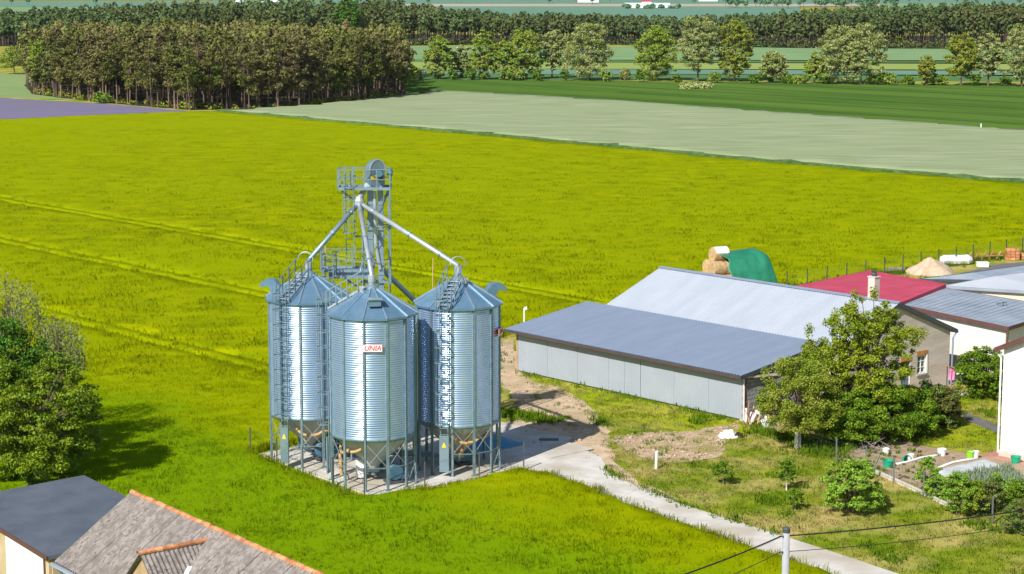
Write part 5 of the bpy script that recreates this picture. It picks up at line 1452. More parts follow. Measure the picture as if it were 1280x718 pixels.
wood('pine_grove_interior', 'mass of pine crowns deeper in the grove behind its edge', back, 'needle', 24, n=220, leaf=.85)
rnd = random.Random(21); sp = []
def far_h(px):
    # crown line of the far wood as it rises and dips along the skyline
    return float(np.interp(px, [-60, 60, 130, 250, 420, 500, 560, 640, 760, 860, 950, 1040, 1130, 1210, 1290], [12, 13, 15, 16.5, 17, 17, 13.5, 11.8, 11, 11, 12.2, 14.2, 15.5, 16.5, 16.5]))
for k in range(1250):
    d = rnd.random() ** 1.4; px = rnd.uniform(-60, 1340)
    fy = np.interp(px, [-60, 100, 540, 700, 1000, 1340], [56, 58, 56, 54, 59.5, 61])
    yb = fy - float(np.interp(px, [-60, 480, 600, 760, 900, 1060, 1340], [16, 16, 9, 6, 6, 12, 16])) * d
    p = PX(px, yb)
    if px < 60 and yb < 40: continue
    sp.append((p.x, p.y + rnd.uniform(-8, 8), far_h(px) * rnd.uniform(.80, 1.04)))
for px in np.arange(-40, 1340, 3.4):                    # its near edge
    fy = np.interp(px, [-60, 100, 540, 700, 1000, 1340], [56, 58, 56, 54, 59.5, 61]); p = PX(px + rnd.uniform(-1, 1), fy + rnd.uniform(-.6, .6)); sp.append((p.x, p.y, far_h(px) * rnd.uniform(.66, .95)))
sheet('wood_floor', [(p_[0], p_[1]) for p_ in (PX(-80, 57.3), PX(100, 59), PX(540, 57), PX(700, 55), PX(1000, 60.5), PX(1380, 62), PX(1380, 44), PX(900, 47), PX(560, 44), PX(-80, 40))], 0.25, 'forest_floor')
wood('far_pine_wood', 'dark pine wood stretching across behind the fields', sp, 'far_needle', 22)
# undergrowth fringe of the far wood
rng = np.random.default_rng(33); bl = []
for px in np.arange(520, 1330, 5.0):
    fy = np.interp(px, [-60, 100, 540, 700, 1000, 1340], [56, 58, 56, 54, 59.5, 61]); p = PX(px, fy + .9); r = rng.uniform(1.2, 2.4); bl.append((p.x, p.y, r * .8, r, r, r))
V, Q = blob_leaves(rng, bl, 7000, 1.0, .5); tag(link('undergrowth', fast_mesh('undergrowth', V, Q, 'far_needle')), 'dark scrub along the foot of the far pine wood', 'scrub', kind='stuff')
# hedgerows and copses beyond
sp = []
for k in range(420):
    yy = rnd.choice((0.5, 2.5, 4.5, 6.5, -1.5, -3, -4.5)); px = rnd.uniform(-80, 1360)
    if noise.noise(Vector((px * .012, yy * 1.7, 4))) < .02: continue
    p = PX(px, yy); sp.append((p.x, p.y, rnd.uniform(7, 14)))
for k in range(14):
    p = PX(rnd.uniform(778, 850), 11.6); sp.append((p.x, p.y, rnd.uniform(1.5, 4.5)))
for k in range(60):
    p = PX(rnd.uniform(905, 1120), rnd.uniform(7, 12)); sp.append((p.x, p.y, rnd.uniform(7, 12)))
wood('distant_copses', 'hazy copses and hedgerows near the horizon', sp, 'far_leaf', 23, n=60, leaf=2.6)
# far off farm halls
for (px, py, w_, d_, h_, lb, rm) in ((800, 10.6, 28, 16, 3.4, 'long white farm hall beyond the wood, the larger one', 'white_wall'), (827, 10.2, 14, 12, 3.0, 'short white farm hall beyond the wood beside the larger one', 'white_wall'), (808, 5.5, 10, 8, 3, 'small house with red roof far beyond the wood', 'red_roof'), (300, 4, 9, 9, 6, 'tall white building at the top left horizon', 'white_wall'), (340, 3, 24, 10, 4, 'long pale building near the top left horizon', 'white_wall'), (735, 4, 24, 10, 4, 'pale farm roof on the horizon left of the white halls', 'white_roof'), (885, 2.5, 22, 10, 4, 'white farm building on the horizon right of the halls', 'white_wall')):
    p = PX(px, py); b = thing('farm_hall', lb, 'building', (p.x, p.y, 0), 'far off farm buildings')
    MB().box((0, 0, h_ / 2), (w_, d_, h_)).build('wall', 'white_wall', b, local=True)
    r = MB(); r.add([(-w_ / 2 - .5, -d_ / 2 - .5, h_), (w_ / 2 + .5, -d_ / 2 - .5, h_), (w_ / 2 + .5, 0, h_ + 1.6), (-w_ / 2 - .5, 0, h_ + 1.6), (w_ / 2 + .5, d_ / 2 + .5, h_), (-w_ / 2 - .5, d_ / 2 + .5, h_)], [(0, 1, 2, 3), (3, 2, 4, 5), (0, 3, 5), (1, 4, 2), (0, 5, 4, 1)]); r.build('roof', rm, b, local=True)


# ------------------------------------------------------------------ blades: instanced tufts
def tuft_mesh(name, seed, n, h, spread, w, m, ear=False):
    rng = np.random.default_rng(seed); V = []; F = []
    for k in range(n):
        a = rng.uniform(0, 6.28); r = spread * math.sqrt(rng.uniform()); b = np.array([math.cos(a) * r, math.sin(a) * r, 0])
        la = rng.uniform(0, 6.28); lean = np.array([math.cos(la), math.sin(la), 0]) * rng.uniform(.05, .45) * h; hh = h * rng.uniform(.6, 1.15)
        sa = rng.uniform(0, 6.28); sd_ = np.array([math.cos(sa), math.sin(sa), 0]) * w * .5
        p1 = b + lean * .4 + np.array([0, 0, hh * .65]); p2 = b + lean + np.array([0, 0, hh])
        i = len(V); V += [b - sd_, b + sd_, p1 + sd_ * .9, p1 - sd_ * .9, p2 + sd_ * (.5 if ear else .1), p2 - sd_ * (.5 if ear else .1)]; F += [(i, i + 1, i + 2, i + 3), (i + 3, i + 2, i + 4, i + 5)]
    me = bpy.data.meshes.new(name); me.from_pydata([tuple(v) for v in V], [], F); me.materials.append(M(m)); me.update(); return me


def scatter(name, label, cat, pts, scl, tuft, seed=1):
    """points -> geometry-node instances of one tuft"""
    rng = np.random.default_rng(seed)
    me = bpy.data.meshes.new(name); me.vertices.add(len(pts)); me.vertices.foreach_set('co', np.asarray(pts, np.float32).ravel())
    at = me.attributes.new('scl', 'FLOAT', 'POINT'); at.data.foreach_set('value', np.asarray(scl, np.float32))
    ro = me.attributes.new('rot', 'FLOAT_VECTOR', 'POINT'); R = np.zeros((len(pts), 3), np.float32); R[:, 2] = rng.uniform(0, 6.28, len(pts)); R[:, 0] = rng.normal(0, .12, len(pts)); R[:, 1] = rng.normal(0, .12, len(pts)); ro.data.foreach_set('vector', R.ravel())
    me.update()
    o = link(name, me); tag(o, label, cat, kind='stuff')
    src = bpy.data.objects.new('tuft_source', tuft)
    ng = bpy.data.node_groups.new(name, 'GeometryNodeTree')
    ng.interface.new_socket('Geometry', in_out='INPUT', socket_type='NodeSocketGeometry'); ng.interface.new_socket('Geometry', in_out='OUTPUT', socket_type='NodeSocketGeometry')
    N = ng.nodes; L = ng.links; gi = N.new('NodeGroupInput'); go = N.new('NodeGroupOutput')
    ip = N.new('GeometryNodeInstanceOnPoints'); oi = N.new('GeometryNodeObjectInfo'); oi.inputs['Object'].default_value = src; oi.inputs['As Instance'].default_value = True
    a1 = N.new('GeometryNodeInputNamedAttribute'); a1.data_type = 'FLOAT'; a1.inputs[0].default_value = 'scl'
    a2 = N.new('GeometryNodeInputNamedAttribute'); a2.data_type = 'FLOAT_VECTOR'; a2.inputs[0].default_value = 'rot'
    L.new(gi.outputs[0], ip.inputs['Points']); L.new(oi.outputs['Geometry'], ip.inputs['Instance'])
    L.new(a1.outputs[0], ip.inputs['Scale']); L.new(a2.outputs[0], ip.inputs['Rotation']); L.new(ip.outputs[0], go.inputs[0])
    md = o.modifiers.new('scatter', 'NODES'); md.node_group = ng
    return o


def sample(n, y0, y1, seed, xpad=4.0, x0=None, x1=None):
    rng = np.random.default_rng(seed)
    Y = np.sqrt(rng.uniform(y0 * y0, y1 * y1, n)); hw = .262 * Y + xpad
    X = rng.uniform(-1, 1, n) * hw
    return X, Y


# tall crop, fine near the camera and coarser with distance
Vv = lambda X, Y: X * VX + Y * VY
Uu = lambda X, Y: X * UX + Y * UY
def keep_field(X, Y):
    k = inside_np(FIELD, X, Y); v = Vv(X, Y)
    for t in TRACKS: k &= np.abs(v - t) > .18
    return k
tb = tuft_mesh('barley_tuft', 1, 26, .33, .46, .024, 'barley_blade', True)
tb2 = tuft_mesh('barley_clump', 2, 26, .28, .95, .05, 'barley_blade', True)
ty = tuft_mesh('green_tuft', 4, 28, .36, .46, .024, 'young_blade')
def green_zone(X, Y):
    n_ = np.array([noise.noise(Vector((x * .09, y * .09, 1.0))) for x, y in zip(X, Y)])
    return (Vv(X, Y) + 5 * n_ < 61.0) & (Uu(X, Y) > -100)
X, Y = sample(26000, 72, 135, 5); k = keep_field(X, Y); X, Y = X[k], Y[k]; gz = green_zone(X, Y); rng = np.random.default_rng(2)
lift = .16
scatter('barley_crop', 'yellow green barley standing in the near field', 'crop', np.stack([X[~gz], Y[~gz], np.full((~gz).sum(), lift)], 1), rng.uniform(.75, 1.2, (~gz).sum()), tb, 3)
rng = np.random.default_rng(4)
scatter('green_crop', 'fresh green grassy crop in front of the silo pad', 'crop', np.stack([X[gz], Y[gz], np.full(gz.sum(), lift)], 1), rng.uniform(.75, 1.25, gz.sum()), ty, 5)
X, Y = sample(62000, 128, 400, 6); k = keep_field(X, Y) & (np.random.default_rng(3).uniform(0, 1, len(X)) < np.clip(1.15 - Y / 500, .3, 1)); X, Y = X[k], Y[k]
scatter('barley_crop', 'yellow green barley stretching from the silos to the far margin', 'crop', np.stack([X, Y, np.full(len(X), .20)], 1), np.random.default_rng(7).uniform(.8, 1.15, len(X)) * np.clip(1.25 - Y / 700, .7, 1.1), tb2, 8)
# rough grass on the yard
HARD = [[(p.x, p.y) for p in PADP], [(p.x, p.y) for p in drv_l] + [(p.x, p.y) for p in drv_r[::-1]]]
def px_poly(*a): return [(PX(x, y).x, PX(x, y).y) for x, y in a]
HARD += [px_poly((560, 424), (640, 426), (648, 446), (650, 470), (672, 486), (706, 492), (720, 505), (738, 522), (752, 540), (757, 562), (775, 585), (700, 565), (640, 560), (632, 520), (650, 510), (620, 470)),
         px_poly((764, 548), (800, 541), (860, 540), (925, 528), (908, 560), (895, 573), (850, 579), (805, 573)),
         px_poly((1046, 574), (1112, 550), (1135, 553), (1212, 568), (1300, 582), (1300, 625), (1250, 622), (1190, 634), (1140, 606)),
         px_poly((1160, 497), (1200, 478), (1255, 470), (1330, 480), (1330, 430), (1180, 428), (1120, 470)),
         px_poly((1186, 512), (1300, 553), (1300, 563), (1200, 523)), px_poly((1222, 570), (1248, 562), (1320, 575), (1320, 592), (1270, 580))]
def bld(u0, u1, v0, v1): return [(UV(u, v).x, UV(u, v).y) for u, v in ((u0, v0), (u1, v0), (u1, v1), (u0, v1))]
HARD += [bld(-98.4, -77.8, 86.8, 94), bld(-97.1, -76.4, 93.8, 105), bld(-63, -54, 91, 100.2)]
X, Y = sample(30000, 80, 140, 15, xpad=2)
k = ~inside_np(FIELD, X, Y) & (X > 0)
for h in HARD: k &= ~inside_np(h, X, Y)
X, Y = X[k], Y[k]
tl = tuft_mesh('lawn_tuft', 6, 20, .11, .30, .022, 'lawn_blade'); twd = tuft_mesh('weed_tuft', 7, 20, .22, .34, .035, 'weed_blade')
nz = np.array([noise.noise(Vector((x * .5, y * .5, 5.0))) for x, y in zip(X, Y)])
weedy = (nz > .42)
rng = np.random.default_rng(16)
scatter('rough_grass', 'short rough grass with dry straw patches', 'grass', np.stack([X[~weedy], Y[~weedy], np.full((~weedy).sum(), .0)], 1), rng.uniform(.6, 1.3, (~weedy).sum()), tl, 17)
wp = [np.stack([X[weedy], Y[weedy], np.zeros(weedy.sum())], 1)]
# weeds along edges: pad, driveway, shed foot, field margin by the fence
rnd = random.Random(6)
def along(pts, n, sp):
    out = []
    for _ in range(n):
        i = rnd.randrange(len(pts) - 1); f = rnd.random(); a, b = pts[i], pts[i + 1]
        out.append((a[0] + (b[0] - a[0]) * f + rnd.gauss(0, sp), a[1] + (b[1] - a[1]) * f + rnd.gauss(0, sp), 0))
    return np.array(out)
wp.append(along([UV(-110.3, 128), UV(-110.0, 150), UV(-109.5, 172)], 700, .7))
wp.append(along([UV(-109, 126), UV(-108, 140)], 120, 1.2))
wp.append(along([UV(-91.0, 60), UV(-91.2, 76)], 130, .25)); wp.append(along([UV(-89.5, 77.2), UV(-85.5, 78.2)], 160, .6))
wp.append(along([UV(-90, 59.4), UV(-78.3, 58.4)], 200, .2)); wp.append(along(drv_r[4:10], 40, .2))
wp.append(along([UV(-98, 86.6), UV(-78, 86.6)], 40, .15)); wp.append(along([PX(940, 535), PX(1000, 552), PX(1040, 572)], 220, .6)); wp.append(along([UV(-106, 91), UV(-92, 79)], 160, .4))
wp = np.concatenate(wp)
wp_k = np.ones(len(wp), bool)
scatter('weeds', 'taller green weeds along edges and fences', 'weeds', wp, np.random.default_rng(19).uniform(.6, 1.5, len(wp)), twd, 20)
# loose stones on the bare ground
st_me = mk(lambda mb: mb.lathe([(0, 0), (.9, .15), (1.0, .5), (.55, .95), (0, 1.05)], 6, cap=False), 'rubble')
def stones(poly, n, seed):
    r_ = np.random.default_rng(seed); P_ = np.array(poly); X_ = r_.uniform(P_[:, 0].min(), P_[:, 0].max(), n * 4); Y_ = r_.uniform(P_[:, 1].min(), P_[:, 1].max(), n * 4)
    k_ = inside_np(poly, X_, Y_); return np.stack([X_[k_][:n], Y_[k_][:n], np.full(min(n, k_.sum()), .012)], 1)
sp_ = np.concatenate([stones(HARD[3], 420, 1), stones(HARD[2], 350, 2)])
scatter('loose_stones', 'loose stones scattered over the rubble and dirt', 'stones', sp_, np.random.default_rng(5).uniform(.02, .11, len(sp_)) * np.random.default_rng(6).uniform(.4, 1.2, len(sp_)), st_me, 6)
wz = np.concatenate([stones(HARD[3], 45, 8), stones(HARD[2], 30, 9)])
scatter('sparse_weeds', 'sparse weeds on the rubble and dirt', 'weeds', wz, np.random.default_rng(7).uniform(.4, .9, len(wz)), twd, 9)
# mown lawns
tm_ = tuft_mesh('mown_tuft', 9, 14, .09, .24, .028, 'mown')

# ------------------------------------------------------------------ wire fence along the field
wf = thing('mesh_fence', 'dark green wire mesh fence along the barley behind the yard', 'fence', tuple(UV(-110, 130)))
fps = []
for k in range(17):
    v = 127.2 + k * 2.62; fps.append(UV(-109.6 + .0 * k, v))
for p in fps:
    MB().box((p.x, p.y, .85), (.075, .075, 1.7)).build('post', 'fence_green', wf)
for a, b in zip(fps[:-1], fps[1:]):
    m_ = MB()
    for z in np.linspace(.1, 1.5, 8): m_.bar((a.x, a.y, z), (b.x, b.y, z), .007)
    for f in np.linspace(.06, .94, 12):
        q = a.lerp(b, f); m_.bar((q.x, q.y, .08), (q.x, q.y, 1.52), .005)
    m_.build('mesh_panel', 'fence_green', wf)

# ------------------------------------------------------------------ straw bales and tarpaulin
ax_ = Vector((.92, .392, 0)); ac = Vector((-.392, .92, 0)) * -1          # bale axis, across
B0 = PX(886, 345, 3.0); B0 = Vector((15.6, 160.8, 0))
br_ = .61
bale_me = mk(lambda mb: (lambda ring: mb.add([tuple(ax_ * q + (ac * math.cos(t) + Z3 * math.sin(t)) * (br_ * (1 if 0.04 < q < 1.2 else .94) * (1 + .012 * math.sin(5 * t)))) for q in ring for t in np.linspace(0, 2 * math.pi, 24, endpoint=False)],
    [(i * 24 + j, i * 24 + (j + 1) % 24, (i + 1) * 24 + (j + 1) % 24, (i + 1) * 24 + j) for i in range(3) for j in range(24)] + [tuple(range(23, -1, -1)), tuple(range(72, 96))]))((0, .05, 1.18, 1.23)), 'straw')
lay = [(0, s_, 0) for s_ in (-1.5, -.5, .5, 1.5)] + [(0, s_, 1) for s_ in (-1, 0, 1)] + [(0, -.5, 2), (0, .5, 2), (0, 0, 3)]
bl_l = ['straw bale %s of the open end of the stack' % w_ for w_ in ('first in the bottom row', 'second in the bottom row', 'third in the bottom row', 'fourth in the bottom row', 'first in the second row', 'middle of the second row', 'last in the second row', 'first in the third row', 'last in the third row')] + ['topmost straw bale with white wrap over it']
for i, (q, s, l) in enumerate(lay):
    p = B0 + ac * (s * br_ * 2.02) + Vector((0, 0, br_ * .97 + l * br_ * 1.76)) + ax_ * (.22 * l) + ax_ * (.12 * (i % 2))
    t = thing('straw_bale', bl_l[i], 'bale', (p.x, p.y, p.z - br_), 'round straw bales stacked behind the barn')
    put('straw_roll', bale_me, t, (0, 0, br_))
    if l == 3:
        wr = MB(); ts = np.linspace(.25, math.pi - .25, 10)
        for qq in (.1, 1.32):
            for tt in ts: wr.v.append(tuple(ax_ * qq + (ac * math.cos(tt) + Z3 * math.sin(tt)) * (br_ + .03) + Z3 * br_))
        wr.f = [(i_, i_ + 1, i_ + 11, i_ + 10) for i_ in range(9)]
        wr.build('wrap', 'white_film', t, local=True)
# bales further along carry the tarpaulin
HB_ = ['bottom row first', 'bottom row second', 'bottom row third', 'bottom row fourth', 'second row first', 'second row middle', 'second row last', 'third row first', 'third row last']
for k in (1, 2, 3):
    for i, (q, s, l) in enumerate(lay[:9]):
        p = B0 + ax_ * (k * 1.32) + ac * (s * br_ * 2.02) + Vector((0, 0, br_ * .97 + l * br_ * 1.76))
        t = thing('straw_bale', '%s straw bale of the %s covered layer under the green tarpaulin' % (HB_[i], ('first', 'second', 'third')[k - 1]), 'bale', (p.x, p.y, p.z - br_), 'round straw bales stacked behind the barn')
        put('straw_roll', bale_me, t, (0, 0, br_))
tp = MB(); NX, NY = 22, 26; rng = np.random.default_rng(3)
for i in range(NX + 1):
    a = 1.35 + (5.7 - 1.35) * i / NX
    for j in range(NY + 1):
        s = -1 + 2 * j / NY
        # arch over the stack, slumping at the far end and at the feet
        top = 4.15 - .25 * (1 - a / 5.6) - (.5 * max(0, (a - 4.6) / 1.0) ** 2.2)
        w_ = 2.6
        ang = s * math.pi / 2
        zz = top * (math.cos(ang) ** .5) if abs(s) < 1 else 0
        xx = math.sin(ang) * w_ * (1 - .12 * (1 - abs(s)))
        if i == NX or i == NX - 1:
            zz *= (.55 if i == NX else .86)
        edge = .55 * (1 - abs(s) * 1.6) if i < 3 else 0
        fold = .05 * math.sin(a * 5.5 + 2 * s) * abs(s) ** 2 + .10 * noise.noise(Vector((a * 1.3, s * 4, 1)))
        aa = a + (0.9 * max(0, -s - .15) if i < 5 else 0) * (1 - i / 5) + .15 * math.sin(j * 1.1) * (i < 2)
        P = B0 + ax_ * aa + ac * (xx + fold) + Z3 * max(.04, zz + fold * .8)
        tp.v.append(tuple(P))
for i in range(NX):
    for j in range(NY):
        a = i * (NY + 1) + j; tp.f.append((a, a + 1, a + NY + 2, a + NY + 1))
# closing skirt at the far end
k0 = NX * (NY + 1); base = len(tp.v)
for j in range(NY + 1):
    x, y, z = tp.v[k0 + j]; tp.v.append((x + ax_.x * .35, y + ax_.y * .35, .03))
for j in range(NY): tp.f.append((k0 + j, k0 + j + 1, base + j + 1, base + j))
o = tp.build('tarpaulin', 'green_tarp', smooth=True); md = o.modifiers.new('thick', 'SOLIDIFY'); md.thickness = .02
tag(o, 'large green tarpaulin draped over the straw stack behind the barn', 'tarpaulin')

# ------------------------------------------------------------------ heaps and scrap by the fence
def heap(name, label, cat, c, rx, ry, h, m, seed=1, pw=1.15, amp=.12):
    mb = MB(); N1, N2 = 9, 26
    for i in range(N1 + 1):
        for j in range(N2):
            f = i / N1; a = 2 * math.pi * j / N2; rr = 1 + .14 * math.sin(2 * a + seed) + .08 * math.sin(5 * a)
            n_ = noise.noise(Vector((math.cos(a) * f * 2.5, math.sin(a) * f * 2.5, seed))) * amp * h
            mb.v.append((c[0] + math.cos(a) * f * rx * rr, c[1] + math.sin(a) * f * ry * rr, max(.0, h * (1 - f) ** pw + (n_ if i < N1 else -.05)) - (.03 if i == N1 else 0)))
    mb.f = [(i * N2 + j, i * N2 + (j + 1) % N2, (i + 1) * N2 + (j + 1) % N2, (i + 1) * N2 + j) for i in range(N1) for j in range(N2)]
    o = mesh_at(mb, name, m, None, (c[0], c[1], 0)); o.data.polygons.foreach_set('use_smooth', [True] * len(o.data.polygons)); return tag(o, label, cat)


heap('sand_heap', 'pale conical heap of sand by the mesh fence', 'sand heap', PX(1163, 342), 2.0, 1.8, 1.5, 'sand', 2, .85, .2)
fb = MB(); c = PX(1195, 331)
for i in range(9):
    for j in range(10):
        a = 2 * math.pi * j / 10; f = i / 8
        r = .48 * (1 if 0 < i < 8 else .55) * (1 + .12 * noise.noise(Vector((f * 5, a, 2))))
        fb.v.append((c.x - 1.5 + 3.0 * f, c.y + math.cos(a) * r * 1.4 + .3 * f, .42 + math.sin(a) * r))
fb.f = [(i * 10 + j, i * 10 + (j + 1) % 10, (i + 1) * 10 + (j + 1) % 10, (i + 1) * 10 + j) for i in range(8) for j in range(10)] + [tuple(range(9, -1, -1)), tuple(range(80, 90))]
tag(mesh_at(fb, 'film_bundle', 'white_film', None, (c.x, c.y, 0)), 'long white plastic wrapped bundle right of the sand heap', 'bundle')
c = PX(1230, 326); sc = thing('farm_implement', 'rusty harrow parts lying against the mesh fence', 'implement', tuple(c))
for k in range(5):
    a = c + Vector((-1.6 + k * .7, .1 * k, 0)); MB().bar(a + Vector((0, 0, .05)), a + Vector((.5, .2, .8 + .15 * (k % 2))), .09).build('tine_bar', 'rust' if k % 2 else 'wood', sc)
MB().bar(c + Vector((-1.7, 0, .35)), c + Vector((1.9, .5, .45)), .12).build('frame', 'rust', sc)
c = PX(1265, 325); bs = thing('brick_stack', 'small stack of red bricks by the fence at the right edge', 'bricks', tuple(c))
for k in range(12):
    MB().box((c.x + (k % 3 - 1) * .42, c.y + .0, .15 + (k // 3) * .27), (.38, .8, .24)).build('brick', 'ridge_clay', bs)
c = PX(1277, 324); bs = thing('brick_stack', 'low brick stack cut by the right edge of the picture', 'bricks', tuple(c))
for k in range(6): MB().box((c.x + (k % 3 - 1) * .42, c.y, .15 + (k // 3) * .27), (.38, .8, .24)).build('brick', 'ridge_clay', bs)
c = PX(1112, 341); pl = thing('timber_pile', 'few grey planks lying in weeds beside the sand heap', 'timber', tuple(c))
for k in range(5): MB().bar(c + Vector((-1.3, -.3 + k * .2, .15 + .05 * k)), c + Vector((1.4, .2 + k * .1, .2 + .05 * k)), .14, .05).build('plank', 'pale_bark', pl)
c = PX(1228, 334); tag(mesh_at(MB().box((c.x, c.y, .22), (1.0, .7, .36)).box((c.x, c.y, .43), (1.08, .78, .06)), 'white_crate', 'white_paint', None, (c.x, c.y, .02)), 'flat white crate on the asphalt behind the store', 'crate')

# ------------------------------------------------------------------ power pole and cables
pp = PX(983, 660, 6.9)
po = thing('utility_pole', 'round grey concrete utility pole with dark cap', 'pole', (pp.x, pp.y, 0))
MB().tube([(pp.x, pp.y, -.3), (pp.x, pp.y, 6.75)], [.17, .125], 16).build('shaft', 'pole_concrete', po, smooth=True)
MB().tube([(pp.x, pp.y, 6.74), (pp.x, pp.y, 6.86), (pp.x, pp.y, 6.93)], [.14, .14, .09], 16).build('cap', 'dark_steel', po)
for z in (6.62, 6.05):
    MB().tube([(pp.x - .12, pp.y - .1, z), (pp.x - .26, pp.y - .12, z)], .03, 6).build('hook', 'dark_steel', po)


def cable(label, a, b, sag, r):
    a, b = Vector(a), Vector(b); pts = []
    for i in range(25):
        f = i / 24; p = a.lerp(b, f); p.z -= sag * 4 * f * (1 - f); pts.append(p)
    o = MB().tube(pts, r, 6).build('power_cable', 'cable', smooth=True); tag(o, label, 'cable', 'cables on the utility pole')


a1 = Vector((pp.x - .20, pp.y - .1, 6.62)); a2 = Vector((pp.x - .20, pp.y - .1, 6.05))
cable('thick upper power cable from the pole toward the right edge', a1, PX(1330, 630.5, 6.6), .12, .028)
cable('thin lower cable from the pole toward the right edge', a2, PX(1330, 649, 6.0), .15, .014)
cable('thick upper power cable from the pole toward the bottom left', a1, PX(770, 745, 6.55), .12, .028)
cable('thin lower cable from the pole toward the bottom left', a2, PX(800, 762, 6.0), .12, .014)

# ------------------------------------------------------------------ garden
gf = thing('garden_fence', 'thin green wire fence on dark posts round the vegetable bed', 'fence', tuple(PX(1045, 578)))
gp = [PX(998, 562), PX(1045, 578), PX(1082, 588), PX(1117, 603), PX(1154, 620), PX(1195, 640), PX(1240, 655), PX(1300, 672)]
for p in gp[:]: MB().box((p.x, p.y, .68), (.07, .07, 1.36)).build('post', 'fence_grey', gf)
for a, b in zip(gp[:-1], gp[1:]):
    m_ = MB()
    for z in np.linspace(.15, 1.2, 6): m_.bar((a.x, a.y, z), (b.x, b.y, z), .006)
    for f in np.linspace(.08, .92, 9):
        q = a.lerp(b, f); m_.bar((q.x, q.y, .1), (q.x, q.y, 1.22), .004)
    m_.build('mesh_panel', 'fence_green', gf)
kb = thing('edging_board', 'pale concrete edging boards along the vegetable bed', 'edging', tuple(PX(1090, 594)))
for a, b in zip(gp[2:5], gp[3:6]):
    for q in range(2):
        s0, s1 = a.lerp(b, q / 2 + .01), a.lerp(b, (q + 1) / 2 - .01); MB().bar((s0.x, s0.y + .25, .09), (s1.x, s1.y + .25, .09), .07, .24).build('board', 'concrete', kb)


def bucket(label, px, py, m, r=.19, h=.34, tilt=0.0):
    p = PX(px, py); t = thing('bucket', label, 'bucket', (p.x, p.y, .02), 'plastic buckets in the garden')
    t.rotation_euler = (tilt, 0, .3)
    MB().lathe([(0, .012), (r * .78, .012), (r * .8, 0), (r, h), (r * 1.07, h), (r * 1.07, h - .03), (r * .96, h), (r * .75, .05), (0, .04)], 16, cap=False).build('body', m, t, local=True, smooth=False)
    hb = MB(); hb.tube([(math.cos(a) * r, math.sin(a) * r * .25 + r * .3, h + .14 * math.sin(a)) for a in np.linspace(0, math.pi, 9)], .008, 5); hb.build('handle', 'fence_grey', t, local=True)


bucket('round green tub at the bed edge near the fence post', 1110, 584, 'bucket_green', .30, .36)
bucket('green bucket lying beside a white one in the bed', 1131, 576, 'bucket_green', .24, .34, 1.2)
bucket('white bucket beside the lying green one in the bed', 1138, 576, 'bucket_white', .2, .34)
bucket('white bucket at the far left of the bed', 1107, 569, 'bucket_white', .2, .36)
bucket('white bucket at the end of the long white hose', 1177, 570, 'bucket_white', .25, .38)
bucket('lime green bucket on the corner of the bed', 1212.5, 574, 'bucket_lime', .24, .42)
bucket('white bucket beside the lime green one', 1218.5, 573.5, 'bucket_white', .22, .40)
bucket('green pot on the paving below the white house wall', 1269.5, 579, 'bucket_green', .28, .36)
for (lb, pts) in (('long white irrigation hose across the middle of the bed', [(1115, 583), (1135, 579), (1150, 574), (1165, 572), (1176, 570)]), ('short white irrigation hose beside the fleece cover', [(1172, 587), (1190, 580), (1205, 577), (1222, 575)])):
    w_ = []
    for (x, y) in pts:
        p = PX(x, y); w_.append((p.x, p.y, .07))
    tag(MB().tube(w_, .07, 6).build('irrigation_hose', 'white_film', smooth=True), lb, 'hose')
fl = MB(); q4 = [PX(1168, 591), PX(1182, 598), PX(1258, 586), PX(1232, 576)]
NX, NY = 10, 14
for i in range(NX + 1):
    for j in range(NY + 1):
        a = q4[0].lerp(q4[1], i / NX); b = q4[3].lerp(q4[2], i / NX); p = a.lerp(b, j / NY); e = min(i, NX - i, j, NY - j) > 0
        fl.v.append((p.x, p.y, .05 + (.14 + .06 * noise.noise(Vector((p.x * 1.4, p.y * 1.4, 1))) if e else 0)))
fl.f = [(i * (NY + 1) + j, i * (NY + 1) + j + 1, (i + 1) * (NY + 1) + j + 1, (i + 1) * (NY + 1) + j) for i in range(NX) for j in range(NY)]
tag(fl.build('fleece_cover', 'fleece', smooth=True), 'pale blue grey fleece sheet covering a vegetable row', 'fleece')
# leek rows and seedlings
rng = np.random.default_rng(12); tlk = tuft_mesh('leek_tuft', 31, 9, .42, .10, .05, 'leek'); pts = []
for r in range(7):
    a = PX(1190 + r * 4, 600 + r * 2.4); b = PX(1262 + r * 4, 588 + r * 3.0)
    for k in range(26):
        p = a.lerp(b, (k + rng.uniform(-.2, .2)) / 26); pts.append((p.x, p.y, .02))
scatter('leek_rows', 'grey green leek rows in the vegetable bed', 'vegetables', pts, rng.uniform(.8, 1.3, len(pts)), tlk, 32)
tsd = tuft_mesh('seedling_tuft', 33, 9, .16, .10, .06, 'weed_blade'); pts = []
for r in range(6):
    a = PX(1062 + r * 8, 577 - r * 3.8); b = PX(1150 + r * 10, 603 - r * 5.5)
    for k in range(14):
        if rng.uniform() < .55: p = a.lerp(b, (k + rng.uniform(-.3, .3)) / 14); pts.append((p.x, p.y, .02))
scatter('seedlings', 'sparse green seedlings dotted over the bare bed', 'vegetables', pts, rng.uniform(.6, 1.5, len(pts)), tsd, 34)

